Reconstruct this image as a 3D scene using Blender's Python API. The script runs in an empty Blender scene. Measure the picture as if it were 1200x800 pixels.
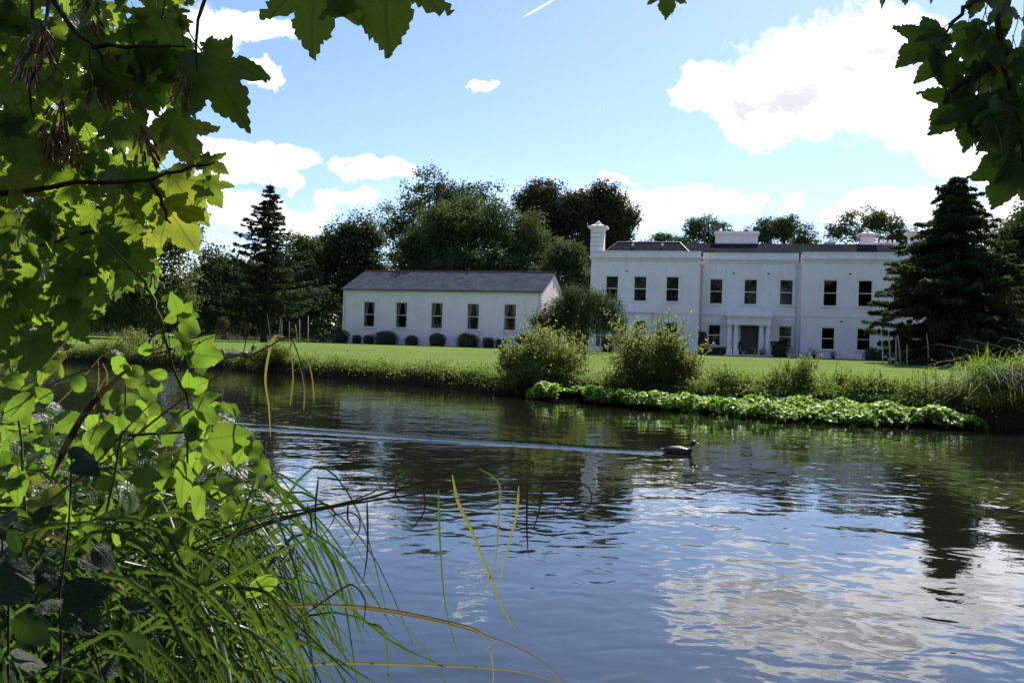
import bpy, bmesh, math, random
import numpy as np
from mathutils import Vector, Matrix
from mathutils.geometry import delaunay_2d_cdt
random.seed(7)
scene = bpy.context.scene
C = scene.collection
RAD = math.radians
PI = math.pi

# ------------------------------------------------------------------ camera
FPX = 1000.0            # focal length in pixels of the 1200 px wide photograph
CAMZ = 1.6
ROLL = RAD(1.7)
cam_d = bpy.data.cameras.new('camera'); cam_d.sensor_width = 36; cam_d.lens = 36*FPX/1200
cam_d.clip_start = 0.05; cam_d.clip_end = 6000
cam = bpy.data.objects.new('camera', cam_d); C.objects.link(cam)
cam.matrix_world = Matrix.Translation((0, 0, CAMZ)) @ Matrix.Rotation(-ROLL, 4, 'Y') @ Matrix.Rotation(PI/2, 4, 'X')
scene.camera = cam
_c, _s = math.cos(ROLL), math.sin(ROLL)
def ray(px, py):
    u, v = px-600, py-400
    return Vector(((u*_c+v*_s)/FPX, 1.0, (u*_s-v*_c)/FPX))
def at(px, py, D):                       # pixel + distance -> world point
    k = ray(px, py); return Vector((k.x*D, D, CAMZ+k.z*D))
def onz(px, py, z=0.0):                  # pixel -> point on a level plane
    k = ray(px, py); t = (z-CAMZ)/k.z; return Vector((k.x*t, t, z))

# ------------------------------------------------------------------ light
SUN_AZ, SUN_EL = RAD(24), RAD(43)
sdir = Vector((math.sin(SUN_AZ)*math.cos(SUN_EL), math.cos(SUN_AZ)*math.cos(SUN_EL), math.sin(SUN_EL)))
sd = bpy.data.lights.new('sun', 'SUN'); sd.energy = 4.8; sd.angle = RAD(0.53); sd.color = (1.0, 0.95, 0.86)
sun = bpy.data.objects.new('sun', sd); C.objects.link(sun)
sun.rotation_euler = sdir.to_track_quat('Z', 'Y').to_euler()
SKY_STRENGTH = 0.074
EXPOSURE = 1.1
scene.view_settings.view_transform = 'Standard'; scene.view_settings.look = 'None'
scene.view_settings.gamma = 1; scene.view_settings.use_curve_mapping = False
scene.view_settings.exposure = EXPOSURE
scene.render.engine = 'CYCLES'
cy = scene.cycles
cy.use_denoising = True; cy.max_bounces = 6; cy.diffuse_bounces = 2; cy.glossy_bounces = 3
cy.transmission_bounces = 4; cy.transparent_max_bounces = 8; cy.caustics_reflective = False; cy.caustics_refractive = False
cy.sample_clamp_indirect = 3.0

# ------------------------------------------------------------------ node helper
class NT:
    def __init__(s, tree): s.t = tree; s.n = tree.nodes; s.l = tree.links
    def new(s, typ, **kw):
        n = s.n.new(typ)
        for k, v in kw.items(): setattr(n, k, v)
        return n
    def put(s, sock, v):
        if v is None: return
        if isinstance(v, bpy.types.NodeSocket): s.l.new(v, sock)
        else:
            if sock.type == 'RGBA' and len(v) == 3: v = (*v, 1)
            sock.default_value = v
    def math(s, op, a, b=None, c=None, clamp=False):
        n = s.new('ShaderNodeMath', operation=op, use_clamp=clamp)
        s.put(n.inputs[0], a); s.put(n.inputs[1], b); s.put(n.inputs[2], c); return n.outputs[0]
    def vmath(s, op, a, b=None):
        n = s.new('ShaderNodeVectorMath', operation=op); s.put(n.inputs[0], a); s.put(n.inputs[1], b)
        return n.outputs['Value'] if op in ('LENGTH', 'DOT_PRODUCT', 'DISTANCE') else n.outputs[0]
    def noise(s, vec, scale, detail=3, rough=.5, dist=0, color=False):
        n = s.new('ShaderNodeTexNoise'); s.put(n.inputs['Vector'], vec)
        n.inputs['Scale'].default_value = scale; n.inputs['Detail'].default_value = detail
        n.inputs['Roughness'].default_value = rough; n.inputs['Distortion'].default_value = dist
        return n.outputs['Color'] if color else n.outputs['Fac']
    def mix(s, fac, a, b, blend='MIX'):
        n = s.new('ShaderNodeMix', data_type='RGBA', blend_type=blend)
        s.put(n.inputs[0], fac); s.put(n.inputs[6], a); s.put(n.inputs[7], b); return n.outputs[2]
    def ramp(s, v, lo, hi, to0=0, to1=1, smooth=True):
        n = s.new('ShaderNodeMapRange'); n.interpolation_type = 'SMOOTHSTEP' if smooth else 'LINEAR'
        s.put(n.inputs[0], v); s.put(n.inputs[1], lo); s.put(n.inputs[2], hi); s.put(n.inputs[3], to0); s.put(n.inputs[4], to1)
        return n.outputs[0]
    def scalev(s, vec, sc):
        n = s.new('ShaderNodeMapping'); s.put(n.inputs[0], vec); n.inputs['Scale'].default_value = sc; return n.outputs[0]

# ------------------------------------------------------------------ world: daylight sky with cumulus
world = bpy.data.worlds.new('World'); scene.world = world; world.use_nodes = True
world.cycles.sampling_method = 'MANUAL'; world.cycles.sample_map_resolution = 512
w = NT(world.node_tree); w.n.clear()
sky = w.new('ShaderNodeTexSky', sky_type='NISHITA'); sky.sun_disc = False
sky.sun_elevation = SUN_EL; sky.sun_rotation = SUN_AZ
sky.air_density = 1.0; sky.dust_density = 0.35; sky.ozone_density = 2.2; sky.altitude = 60
tc = w.new('ShaderNodeTexCoord'); dirv = tc.outputs['Generated']
sx = w.new('ShaderNodeSeparateXYZ'); w.put(sx.inputs[0], dirv)
az = w.math('MULTIPLY', w.math('ARCTAN2', sx.outputs[0], sx.outputs[1]), 180/PI)
el = w.math('MULTIPLY', w.math('ARCSINE', sx.outputs[2]), 180/PI)
cb = w.new('ShaderNodeCombineXYZ'); w.put(cb.inputs[0], az); w.put(cb.inputs[1], el)
warp = w.vmath('SUBTRACT', w.noise(dirv, 9, 5, .62, color=True), (0.5, 0.5, 0.5))
warp = w.vmath('MULTIPLY', warp, (9.0, 5.5, 0))
co = w.vmath('ADD', cb.outputs[0], warp)
clouds = [  # centre pixel, half width, half height (pixels of the photograph)
    (955, 92, 95, 52), (835, 100, 36, 25), (1060, 105, 70, 45), (905, 118, 60, 34), (1000, 62, 60, 30), (1150, 135, 75, 50),
    (770, 236, 66, 17), (860, 231, 36, 10), (935, 238, 18, 8), (1065, 245, 65, 22), (1160, 252, 60, 22),
    (425, 204, 50, 14), (475, 200, 30, 10), (415, 243, 48, 9), (300, 188, 60, 14), (285, 214, 45, 11), (300, 260, 75, 18), (220, 240, 50, 20), (165, 150, 40, 30),
    (290, 32, 46, 14), (228, 36, 34, 28), (298, 82, 22, 9), (60, 120, 60, 70),
    (562, 108, 17, 7), (742, 207, 13, 4)]
ells = []
for (x, y, hw, hh) in clouds:
    k = ray(x, y).normalized()
    ells.append((math.degrees(math.atan2(k.x, k.y)), math.degrees(math.asin(k.z)), math.degrees(hw/FPX)*1.12, math.degrees(hh/FPX)*1.15))
rc = random.Random(3)
while len(ells) < len(clouds)+14:                       # the same sort of sky all the way round
    a, e = rc.uniform(-180, 180), rc.uniform(3, 60)
    if abs(a) < 36 and e < 26: continue
    ells.append((a, e, rc.uniform(6, 16), rc.uniform(2.2, 6)*(0.6+e/50)))
m = None
for (a, e, hw, hh) in ells:
    q = w.vmath('MULTIPLY', w.vmath('SUBTRACT', co, (a, e, 0)), (1/hw, 1/hh, 0))
    v = w.math('SUBTRACT', 1.0, w.vmath('LENGTH', q))
    m = v if m is None else w.math('MAXIMUM', m, v)
fine = w.math('SUBTRACT', w.noise(dirv, 24, 8, .66), .5)
dens = w.math('MULTIPLY_ADD', fine, 1.25, m)
mask = w.ramp(dens, -0.16, 0.46)
ca_, cb2 = [ray(*q).normalized() for q in ((614, 20), (652, -2))]          # a short vapour trail
ca_, cb2 = [Vector((math.degrees(math.atan2(q.x, q.y)), math.degrees(math.asin(q.z)), 0)) for q in (ca_, cb2)]
td = (cb2-ca_).normalized(); tq = w.vmath('SUBTRACT', cb.outputs[0], tuple((ca_+cb2)/2))
trail = w.math('MULTIPLY', w.ramp(w.math('ABSOLUTE', w.vmath('DOT_PRODUCT', tq, (-td.y, td.x, 0))), .0, .09, .38, 0), w.ramp(w.math('ABSOLUTE', w.vmath('DOT_PRODUCT', tq, tuple(td))), .5, 1.5, 1, 0))
mask = w.math('MAXIMUM', mask, trail)
shade = w.ramp(w.noise(w.scalev(dirv, (1, 1, 2.2)), 9, 6, .55), .34, .64)
shade = w.math('MULTIPLY', w.math('MULTIPLY_ADD', shade, .5, .42), w.ramp(dens, .05, .6))
ccol = w.mix(shade, (1.0, .985, .96), (.24, .25, .272))
CLOUD = 1.3
cbg = w.vmath('MULTIPLY', ccol, (CLOUD, CLOUD, CLOUD))
skyc = w.vmath('MULTIPLY', sky.outputs[0], (SKY_STRENGTH*.93, SKY_STRENGTH*.955, SKY_STRENGTH*1.08))
hz = w.noise(w.scalev(dirv, (1, 1, 3)), 3.0, 4, .55)
mask = w.math('MAXIMUM', mask, w.math('MULTIPLY', w.ramp(hz, .45, .75), w.ramp(el, 0, 14, .35, .0)))
col = w.mix(mask, skyc, cbg)
bg = w.new('ShaderNodeBackground'); w.put(bg.inputs[0], col); bg.inputs[1].default_value = 1.0
wo = w.new('ShaderNodeOutputWorld'); w.l.new(bg.outputs[0], wo.inputs[0])

# ------------------------------------------------------------------ materials
M = {}
def newmat(name):
    m = bpy.data.materials.new(name); m.use_nodes = True; t = NT(m.node_tree); t.n.clear(); M[name] = m
    out = t.new('ShaderNodeOutputMaterial'); return m, t, out
def plain(name, col, rough=.6, spec=.5, var=.15, scale=8, metallic=0, bump=0, bscale=40, col2=None):
    m, t, out = newmat(name)
    c = t.new('ShaderNodeTexCoord').outputs['Object']
    n = t.noise(c, scale, 5, .6)
    c2 = col2 or tuple(x*(1-var*2) for x in col)
    cc = t.mix(t.ramp(n, .35, .68), col, c2)
    p = t.new('ShaderNodeBsdfPrincipled'); t.put(p.inputs['Base Color'], cc); p.inputs['Roughness'].default_value = rough
    p.inputs['Specular IOR Level'].default_value = spec; p.inputs['Metallic'].default_value = metallic
    if bump:
        b = t.new('ShaderNodeBump'); b.inputs['Strength'].default_value = 1; b.inputs['Distance'].default_value = bump
        t.put(b.inputs['Height'], t.noise(c, bscale, 4, .6)); t.l.new(b.outputs[0], p.inputs['Normal'])
    t.l.new(p.outputs[0], out.inputs[0]); return m
def leafmat(name, ca, cb_, tr, trans=.4, rough=.45, spec=.4, per='island', yellow=None, veins=0, nscale=.6):
    m, t, out = newmat(name)
    tcn = t.new('ShaderNodeTexCoord'); c = tcn.outputs['UV' if veins else 'Object']
    if veins: rnd = t.math('FRACT', t.math('ADD', t.new('ShaderNodeObjectInfo').outputs['Random'], t.new('ShaderNodeNewGeometry').outputs['Random Per Island']))
    elif per == 'island': rnd = t.new('ShaderNodeNewGeometry').outputs['Random Per Island']
    else: rnd = t.new('ShaderNodeObjectInfo').outputs['Random']
    big = t.ramp(t.noise(c, nscale, 2, .5), .35, .65) if per == 'island' else t.ramp(t.noise(t.vmath('ADD', c, t.vmath('MULTIPLY', (1, 1, 1), rnd)) if 0 else c, 2.0, 3, .6), .3, .7)
    f = t.math('ADD', t.math('MULTIPLY', rnd, .6), t.math('MULTIPLY', big, .4))
    col = t.mix(f, ca, cb_)
    tcol = t.mix(f, tr, tuple(x*.62 for x in tr))
    if yellow:
        yf = t.ramp(t.math('FRACT', t.math('MULTIPLY', rnd, 7.31)), .86, 1.06)
        yf = t.math('MULTIPLY', yf, big) if per == 'island' else t.math('MULTIPLY', yf, .8)
        col = t.mix(yf, col, yellow); tcol = t.mix(yf, tcol, tuple(min(1, x*1.3) for x in yellow))
    height = None
    if veins:
        s = t.new('ShaderNodeSeparateXYZ'); t.put(s.inputs[0], c)
        ax = t.math('ABSOLUTE', s.outputs[0]); r = t.vmath('LENGTH', c)
        if veins == 5:
            ang = t.math('ARCTAN2', ax, s.outputs[1]); dmin = None
            for th in (0.0, 0.74, 1.38):
                dd = t.math('MULTIPLY', r, t.math('ABSOLUTE', t.math('SINE', t.math('SUBTRACT', ang, th))))
                dmin = dd if dmin is None else t.math('MINIMUM', dmin, dd)
            sec = t.math('ABSOLUTE', t.math('SINE', t.math('MULTIPLY', t.math('SUBTRACT', t.math('MULTIPLY', r, 1.0), t.math('MULTIPLY', dmin, 1.1)), 28)))
        else:
            dmin = ax
            sec = t.math('ABSOLUTE', t.math('SINE', t.math('MULTIPLY', t.math('SUBTRACT', s.outputs[1], t.math('MULTIPLY', ax, .9)), 26)))
        v1 = t.ramp(dmin, .008, .036, 1, 0); v2 = t.ramp(sec, .03, .24, .6, 0)
        vv = t.math('MAXIMUM', v1, v2)
        col = t.mix(t.math('MULTIPLY', vv, .4), col, tuple(min(1, x*2.6) for x in ca))
        tcol = t.mix(t.math('MULTIPLY', vv, .6), tcol, tuple(x*.4 for x in tr))
        cmb = t.new('ShaderNodeCombineXYZ')
        for i_ in range(3): t.put(cmb.inputs[i_], t.math('MULTIPLY', rnd, 37.0+11*i_))
        cs = t.vmath('ADD', c, cmb.outputs[0])
        spots = t.ramp(t.noise(cs, 5, 3, .6), .66, .73)
        col = t.mix(t.math('MULTIPLY', spots, .7), col, (.09, .06, .025)); tcol = t.mix(t.math('MULTIPLY', spots, .6), tcol, (.12, .08, .02))
        height = t.math('ADD', t.math('MULTIPLY', vv, -1), t.math('MULTIPLY', t.noise(cs, 6, 3), 2.5))
    p = t.new('ShaderNodeBsdfPrincipled'); t.put(p.inputs['Base Color'], col)
    p.inputs['Roughness'].default_value = rough; p.inputs['Specular IOR Level'].default_value = spec
    tl = t.new('ShaderNodeBsdfTranslucent'); t.put(tl.inputs[0], tcol)
    if height is not None:
        b = t.new('ShaderNodeBump'); b.inputs['Strength'].default_value = .6; b.inputs['Distance'].default_value = .004
        t.put(b.inputs['Height'], height); t.l.new(b.outputs[0], p.inputs['Normal'])
    mx = t.new('ShaderNodeMixShader'); mx.inputs[0].default_value = trans
    t.l.new(p.outputs[0], mx.inputs[1]); t.l.new(tl.outputs[0], mx.inputs[2]); t.l.new(mx.outputs[0], out.inputs[0])
    return m

# foliage
leafmat('leaf_dark', (.058, .085, .036), (.028, .044, .019), (.11, .16, .035), .25, .8, .06, nscale=.25)
leafmat('leaf_copper', (.050, .060, .028), (.026, .032, .016), (.085, .105, .03), .2, .8, .06, nscale=.25)
leafmat('leaf_mid', (.075, .11, .042), (.036, .06, .022), (.12, .17, .035), .3, .8, .08, nscale=.22)
leafmat('leaf_lit', (.075, .105, .03), (.035, .06, .018), (.13, .18, .03), .38, .7, .12, nscale=.3)
leafmat('needle', (.055, .082, .042), (.026, .040, .022), (.08, .12, .03), .2, .8, .06, nscale=.4)
leafmat('needle_yew', (.060, .092, .046), (.024, .040, .020), (.10, .15, .035), .24, .8, .06, nscale=.4)
leafmat('box_leaf', (.045, .072, .030), (.020, .036, .015), (.06, .10, .022), .2, .5, .35, nscale=1.5)
leafmat('bank_leaf', (.11, .165, .035), (.05, .08, .02), (.28, .38, .05), .42, .6, .15, yellow=(.16, .11, .05), nscale=1.2)
leafmat('bush_leaf', (.14, .185, .05), (.055, .08, .024), (.34, .42, .08), .42, .6, .15, yellow=(.15, .085, .045), nscale=1.6)
leafmat('cress_leaf', (.12, .23, .025), (.06, .13, .016), (.30, .52, .03), .45, .5, .22, nscale=2)
leafmat('grass_blade', (.08, .14, .025), (.045, .085, .018), (.22, .34, .035), .45, .6, .12, nscale=2)
leafmat('dry_blade', (.25, .19, .10), (.16, .11, .05), (.30, .22, .09), .35, .5, .3, nscale=2)
leafmat('border_leaf', (.10, .12, .08), (.05, .065, .04), (.08, .1, .04), .2, .8, .05, nscale=1)
leafmat('sycamore_leaf', (.040, .075, .015), (.022, .045, .010), (.24, .36, .03), .5, .40, .36, per='obj', yellow=(.30, .27, .04), veins=5)
leafmat('sycamore_mass', (.05, .09, .02), (.03, .06, .014), (.28, .42, .03), .45, .4, .45)
leafmat('bramble_leaf', (.05, .10, .022), (.03, .065, .014), (.25, .42, .035), .5, .36, .45, per='obj', yellow=(.30, .26, .04), veins=1)
leafmat('bramble_mass', (.05, .10, .022), (.03, .065, .014), (.22, .40, .03), .45, .4, .45)
leafmat('dull_leaf', (.020, .036, .018), (.012, .022, .012), (.05, .11, .015), .28, .6, .22, per='obj', veins=1)
leafmat('sedge_blade', (.036, .074, .016), (.016, .034, .009), (.11, .20, .018), .42, .28, .6, per='obj')
leafmat('sedge_mass', (.032, .066, .015), (.012, .027, .008), (.10, .18, .018), .4, .4, .35, nscale=3)
leafmat('sedge_yellow', (.20, .19, .05), (.15, .12, .04), (.30, .28, .06), .42, .35, .5, per='obj')
leafmat('sedge_brown', (.035, .026, .014), (.02, .016, .010), (.05, .035, .012), .2, .45, .4, per='obj')
plain('bark', (.055, .045, .035), .9, .2, .3, 6, bump=.02, bscale=14)
plain('bark_pale', (.45, .41, .34), .8, .3, .25, 6, bump=.005)
plain('twig', (.045, .032, .022), .8, .2, .25, 20)
plain('cane', (.08, .12, .03), .7, .2, .25, 12, col2=(.10, .06, .03))
plain('seed', (.22, .095, .035), .35, .6, .3, 30)
# building
def stucco(name, col, stain):
    m, t, out = newmat(name)
    c = t.new('ShaderNodeTexCoord').outputs['Object']
    n1 = t.ramp(t.noise(c, .45, 5, .6), .42, .75)
    n2 = t.ramp(t.noise(t.scalev(c, (2.2, 2.2, .25)), 1.6, 5, .65), .5, .78)
    f = t.math('MAXIMUM', t.math('MULTIPLY', n1, .35), t.math('MULTIPLY', n2, .55))
    cc = t.mix(f, col, stain)
    p = t.new('ShaderNodeBsdfPrincipled'); t.put(p.inputs['Base Color'], cc); p.inputs['Roughness'].default_value = .75
    p.inputs['Specular IOR Level'].default_value = .3
    b = t.new('ShaderNodeBump'); b.inputs['Distance'].default_value = .004; t.put(b.inputs['Height'], t.noise(c, 18, 5, .6)); t.l.new(b.outputs[0], p.inputs['Normal'])
    t.l.new(p.outputs[0], out.inputs[0])
stucco('stucco', (.90, .815, .825), (.62, .55, .55))
stucco('stone_trim', (.88, .80, .81), (.52, .47, .47))
plain('white_paint', (.90, .86, .84), .45, .5, .05, 3)
plain('downpipe', (.62, .61, .60), .5, .4, .1, 3)
plain('door_paint', (.022, .024, .026), .35, .5, .2, 5)
plain('dark_room', (.05, .045, .04), .9, .2, .2, 1)  # near-black colour stands in for the unlit rooms behind the windows
plain('curtain', (.55, .53, .48), .9, .1, .15, 3)
plain('gravel', (.30, .25, .22), .9, .2, .2, 4, bump=.01, bscale=60)
plain('soil', (.045, .034, .024), .95, .2, .3, 3, bump=.06, bscale=7)
plain('terracotta', (.24, .085, .05), .8, .3, .25, 2)
plain('pot_glaze', (.02, .022, .026), .4, .5, .2, 5)
plain('garden_paint', (.48, .50, .42), .6, .4, .15, 10)
plain('lead', (.10, .105, .115), .6, .4, .2, 3)
plain('tyre', (.02, .02, .02), .8, .3, .1, 20)
plain('car_paint', (.05, .055, .065), .3, .6, .1, 2)
plain('chrome', (.55, .56, .58), .25, .5, .05, 2, metallic=1)
def slate(name, kf=1.0):
    m, t, out = newmat(name)
    c = t.new('ShaderNodeTexCoord').outputs['UV']
    b = t.new('ShaderNodeTexBrick'); t.put(b.inputs['Vector'], c); b.inputs['Scale'].default_value = 1
    b.inputs['Color1'].default_value = (.040*kf, .049*kf, .070*kf, 1); b.inputs['Color2'].default_value = (.072*kf, .080*kf, .104*kf, 1); b.inputs['Mortar'].default_value = (.02, .02, .022, 1)
    b.inputs['Mortar Size'].default_value = .012; b.inputs['Brick Width'].default_value = .32; b.inputs['Row Height'].default_value = .22
    o = t.new('ShaderNodeTexCoord').outputs['Object']
    cc = t.mix(t.ramp(t.noise(o, .8, 5, .65), .45, .75), b.outputs[0], (.085*kf, .088*kf, .095*kf))
    p = t.new('ShaderNodeBsdfDiffuse'); t.put(p.inputs[0], cc)
    bm = t.new('ShaderNodeBump'); bm.inputs['Distance'].default_value = .02; bm.invert = True
    t.put(bm.inputs['Height'], b.outputs[1]); t.l.new(bm.outputs[0], p.inputs['Normal']); t.l.new(p.outputs[0], out.inputs[0])
slate('slate'); slate('slate_dark', .45)
m, t, out = newmat('glass')
tr = t.new('ShaderNodeBsdfTransparent'); tr.inputs[0].default_value = (.72, .76, .76, 1)
gl = t.new('ShaderNodeBsdfGlossy'); gl.inputs['Roughness'].default_value = .02
gb = t.new('ShaderNodeBump'); gb.inputs['Distance'].default_value = .003
t.put(gb.inputs['Height'], t.noise(t.new('ShaderNodeTexCoord').outputs['Object'], 2.2, 2)); t.l.new(gb.outputs[0], gl.inputs['Normal'])
fr = t.new('ShaderNodeFresnel'); fr.inputs[0].default_value = 1.45
mx = t.new('ShaderNodeMixShader'); t.l.new(fr.outputs[0], mx.inputs[0]); t.l.new(tr.outputs[0], mx.inputs[1]); t.l.new(gl.outputs[0], mx.inputs[2]); t.l.new(mx.outputs[0], out.inputs[0])
# lawn
m, t, out = newmat('lawn')
c = t.new('ShaderNodeTexCoord').outputs['Object']
cl = t.mix(t.ramp(t.noise(c, .09, 4, .6), .35, .68), (.108, .158, .042), (.134, .180, .054))
cl = t.mix(t.math('MULTIPLY', t.ramp(t.noise(c, 3.5, 5, .7), .4, .75), .6), cl, (.056, .096, .022))
cl = t.mix(t.math('MULTIPLY', t.ramp(t.noise(t.scalev(c, (.35, 1, 1)), .5, 4, .6), .55, .8), .35), cl, (.14, .15, .05))
geo = t.new('ShaderNodeNewGeometry'); sn = t.new('ShaderNodeSeparateXYZ'); t.put(sn.inputs[0], geo.outputs['Normal'])
cl = t.mix(t.ramp(sn.outputs[2], .55, .85), (.04, .031, .022), cl)       # bare soil on the steep bank
p = t.new('ShaderNodeBsdfPrincipled'); t.put(p.inputs['Base Color'], cl); p.inputs['Roughness'].default_value = 1; p.inputs['Specular IOR Level'].default_value = .0
b = t.new('ShaderNodeBump'); b.inputs['Distance'].default_value = .05; t.put(b.inputs['Height'], t.noise(c, 14, 5, .7)); t.l.new(b.outputs[0], p.inputs['Normal'])
t.l.new(p.outputs[0], out.inputs[0])
# water
DUCK = onz(797, 531); WAKE_END = onz(190, 495)
m, t, out = newmat('water')
c = t.new('ShaderNodeTexCoord').outputs['Object']
patch = t.ramp(t.noise(c, .22, 3, .5), .36, .60, .3, 1.1)
h = t.math('MULTIPLY', t.noise(t.scalev(c, (.7, 1.0, 1)), 1.5, 0.0, .4, .3), .0085)
h = t.math('ADD', h, t.math('MULTIPLY', t.math('MULTIPLY', t.noise(t.scalev(c, (.85, 1.0, 1)), 4.8, 0.4, .4, .8), .0060), patch))
h = t.math('ADD', h, t.math('MULTIPLY', t.math('MULTIPLY', t.noise(t.scalev(c, (.8, 1, 1)), 11, 2, .5), .0011), patch))
sep = t.new('ShaderNodeSeparateXYZ'); t.put(sep.inputs[0], c)
wd = (WAKE_END-DUCK); wl = wd.length; wd = wd/wl; wn = Vector((-wd.y, wd.x, 0))
tail = DUCK+wd*.2
def lin(vx, vy, off):
    return t.math('ADD', t.math('ADD', t.math('MULTIPLY', sep.outputs[0], vx), t.math('MULTIPLY', sep.outputs[1], vy)), off)
along = lin(wd.x, wd.y, -(wd.dot(tail))); across = lin(wn.x, wn.y, -(wn.dot(tail)))
wob = t.math('MULTIPLY', t.math('SUBTRACT', t.noise(c, 1.1, 3, .6), .5), .22)
across = t.math('ADD', across, wob)
fade = t.math('MULTIPLY', t.ramp(along, 0, .25), t.ramp(along, 1, 11, 1, .35))
def ridge(offset, spread, width, amp):
    qq = t.math('SUBTRACT', across, t.math('MULTIPLY_ADD', along, spread, offset))
    g = t.math('DIVIDE', qq, width); g = t.math('MULTIPLY', g, g)
    e = t.math('EXPONENT', t.math('MULTIPLY', g, -1))
    return t.math('MULTIPLY', t.math('MULTIPLY', e, amp), fade)
chop = t.math('MULTIPLY_ADD', t.noise(c, 9, 3, .6), 1.2, .4)
for (o_, s_, w_, a_) in ((.0, .0, .22, .024), (.10, .012, .10, .012), (.1, -.10, .12, .012), (-.1, .16, .12, .006)):
    h = t.math('ADD', h, t.math('MULTIPLY', ridge(o_, s_, w_, a_), chop))
b = t.new('ShaderNodeBump'); b.inputs['Strength'].default_value = 1; b.inputs['Distance'].default_value = 1.0; t.put(b.inputs['Height'], h)
df = t.new('ShaderNodeBsdfDiffuse'); df.inputs[0].default_value = (.008, .009, .006, 1)
gl = t.new('ShaderNodeBsdfGlossy'); gl.inputs['Roughness'].default_value = .012; gl.inputs[0].default_value = (.96, .97, 1, 1)
t.l.new(b.outputs[0], gl.inputs['Normal'])
fr = t.new('ShaderNodeFresnel'); fr.inputs[0].default_value = 1.85; t.l.new(b.outputs[0], fr.inputs['Normal'])
mx = t.new('ShaderNodeMixShader'); t.l.new(fr.outputs[0], mx.inputs[0]); t.l.new(df.outputs[0], mx.inputs[1]); t.l.new(gl.outputs[0], mx.inputs[2]); t.l.new(mx.outputs[0], out.inputs[0])

# ------------------------------------------------------------------ object helpers
def tag(o, label=None, cat=None, group=None, kind=None):
    for k, v in (('label', label), ('category', cat), ('group', group), ('kind', kind)):
        if v: o[k] = v
    return o
def empty(name, loc, rz=0, label=None, cat=None, group=None):
    o = bpy.data.objects.new(name, None); C.objects.link(o); o.location = loc; o.rotation_euler = (0, 0, rz); o.empty_display_size = .2
    return tag(o, label, cat, group)
def link(name, mesh, parent=None, loc=None):
    o = bpy.data.objects.new(name, mesh); C.objects.link(o)
    if parent is not None: o.parent = parent
    if loc is not None: o.location = loc
    return o
def copy_tree(o, parent=None):
    n = o.copy(); C.objects.link(n)
    if parent is not None: n.parent = parent
    for ch in o.children: copy_tree(ch, n)
    return n
def np_mesh(name, V, Fc, mat, smooth=False):
    V = np.asarray(V, dtype=np.float32); Fc = np.asarray(Fc, dtype=np.int32); k = Fc.shape[1]
    me = bpy.data.meshes.new(name); me.vertices.add(len(V)); me.vertices.foreach_set('co', V.ravel())
    me.loops.add(Fc.size); me.loops.foreach_set('vertex_index', Fc.ravel())
    me.polygons.add(len(Fc)); me.polygons.foreach_set('loop_start', np.arange(0, Fc.size, k, dtype=np.int32))
    if smooth: me.polygons.foreach_set('use_smooth', np.ones(len(Fc), dtype=bool))
    me.materials.append(M[mat]); me.update(calc_edges=True); me.validate(); return me
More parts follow.
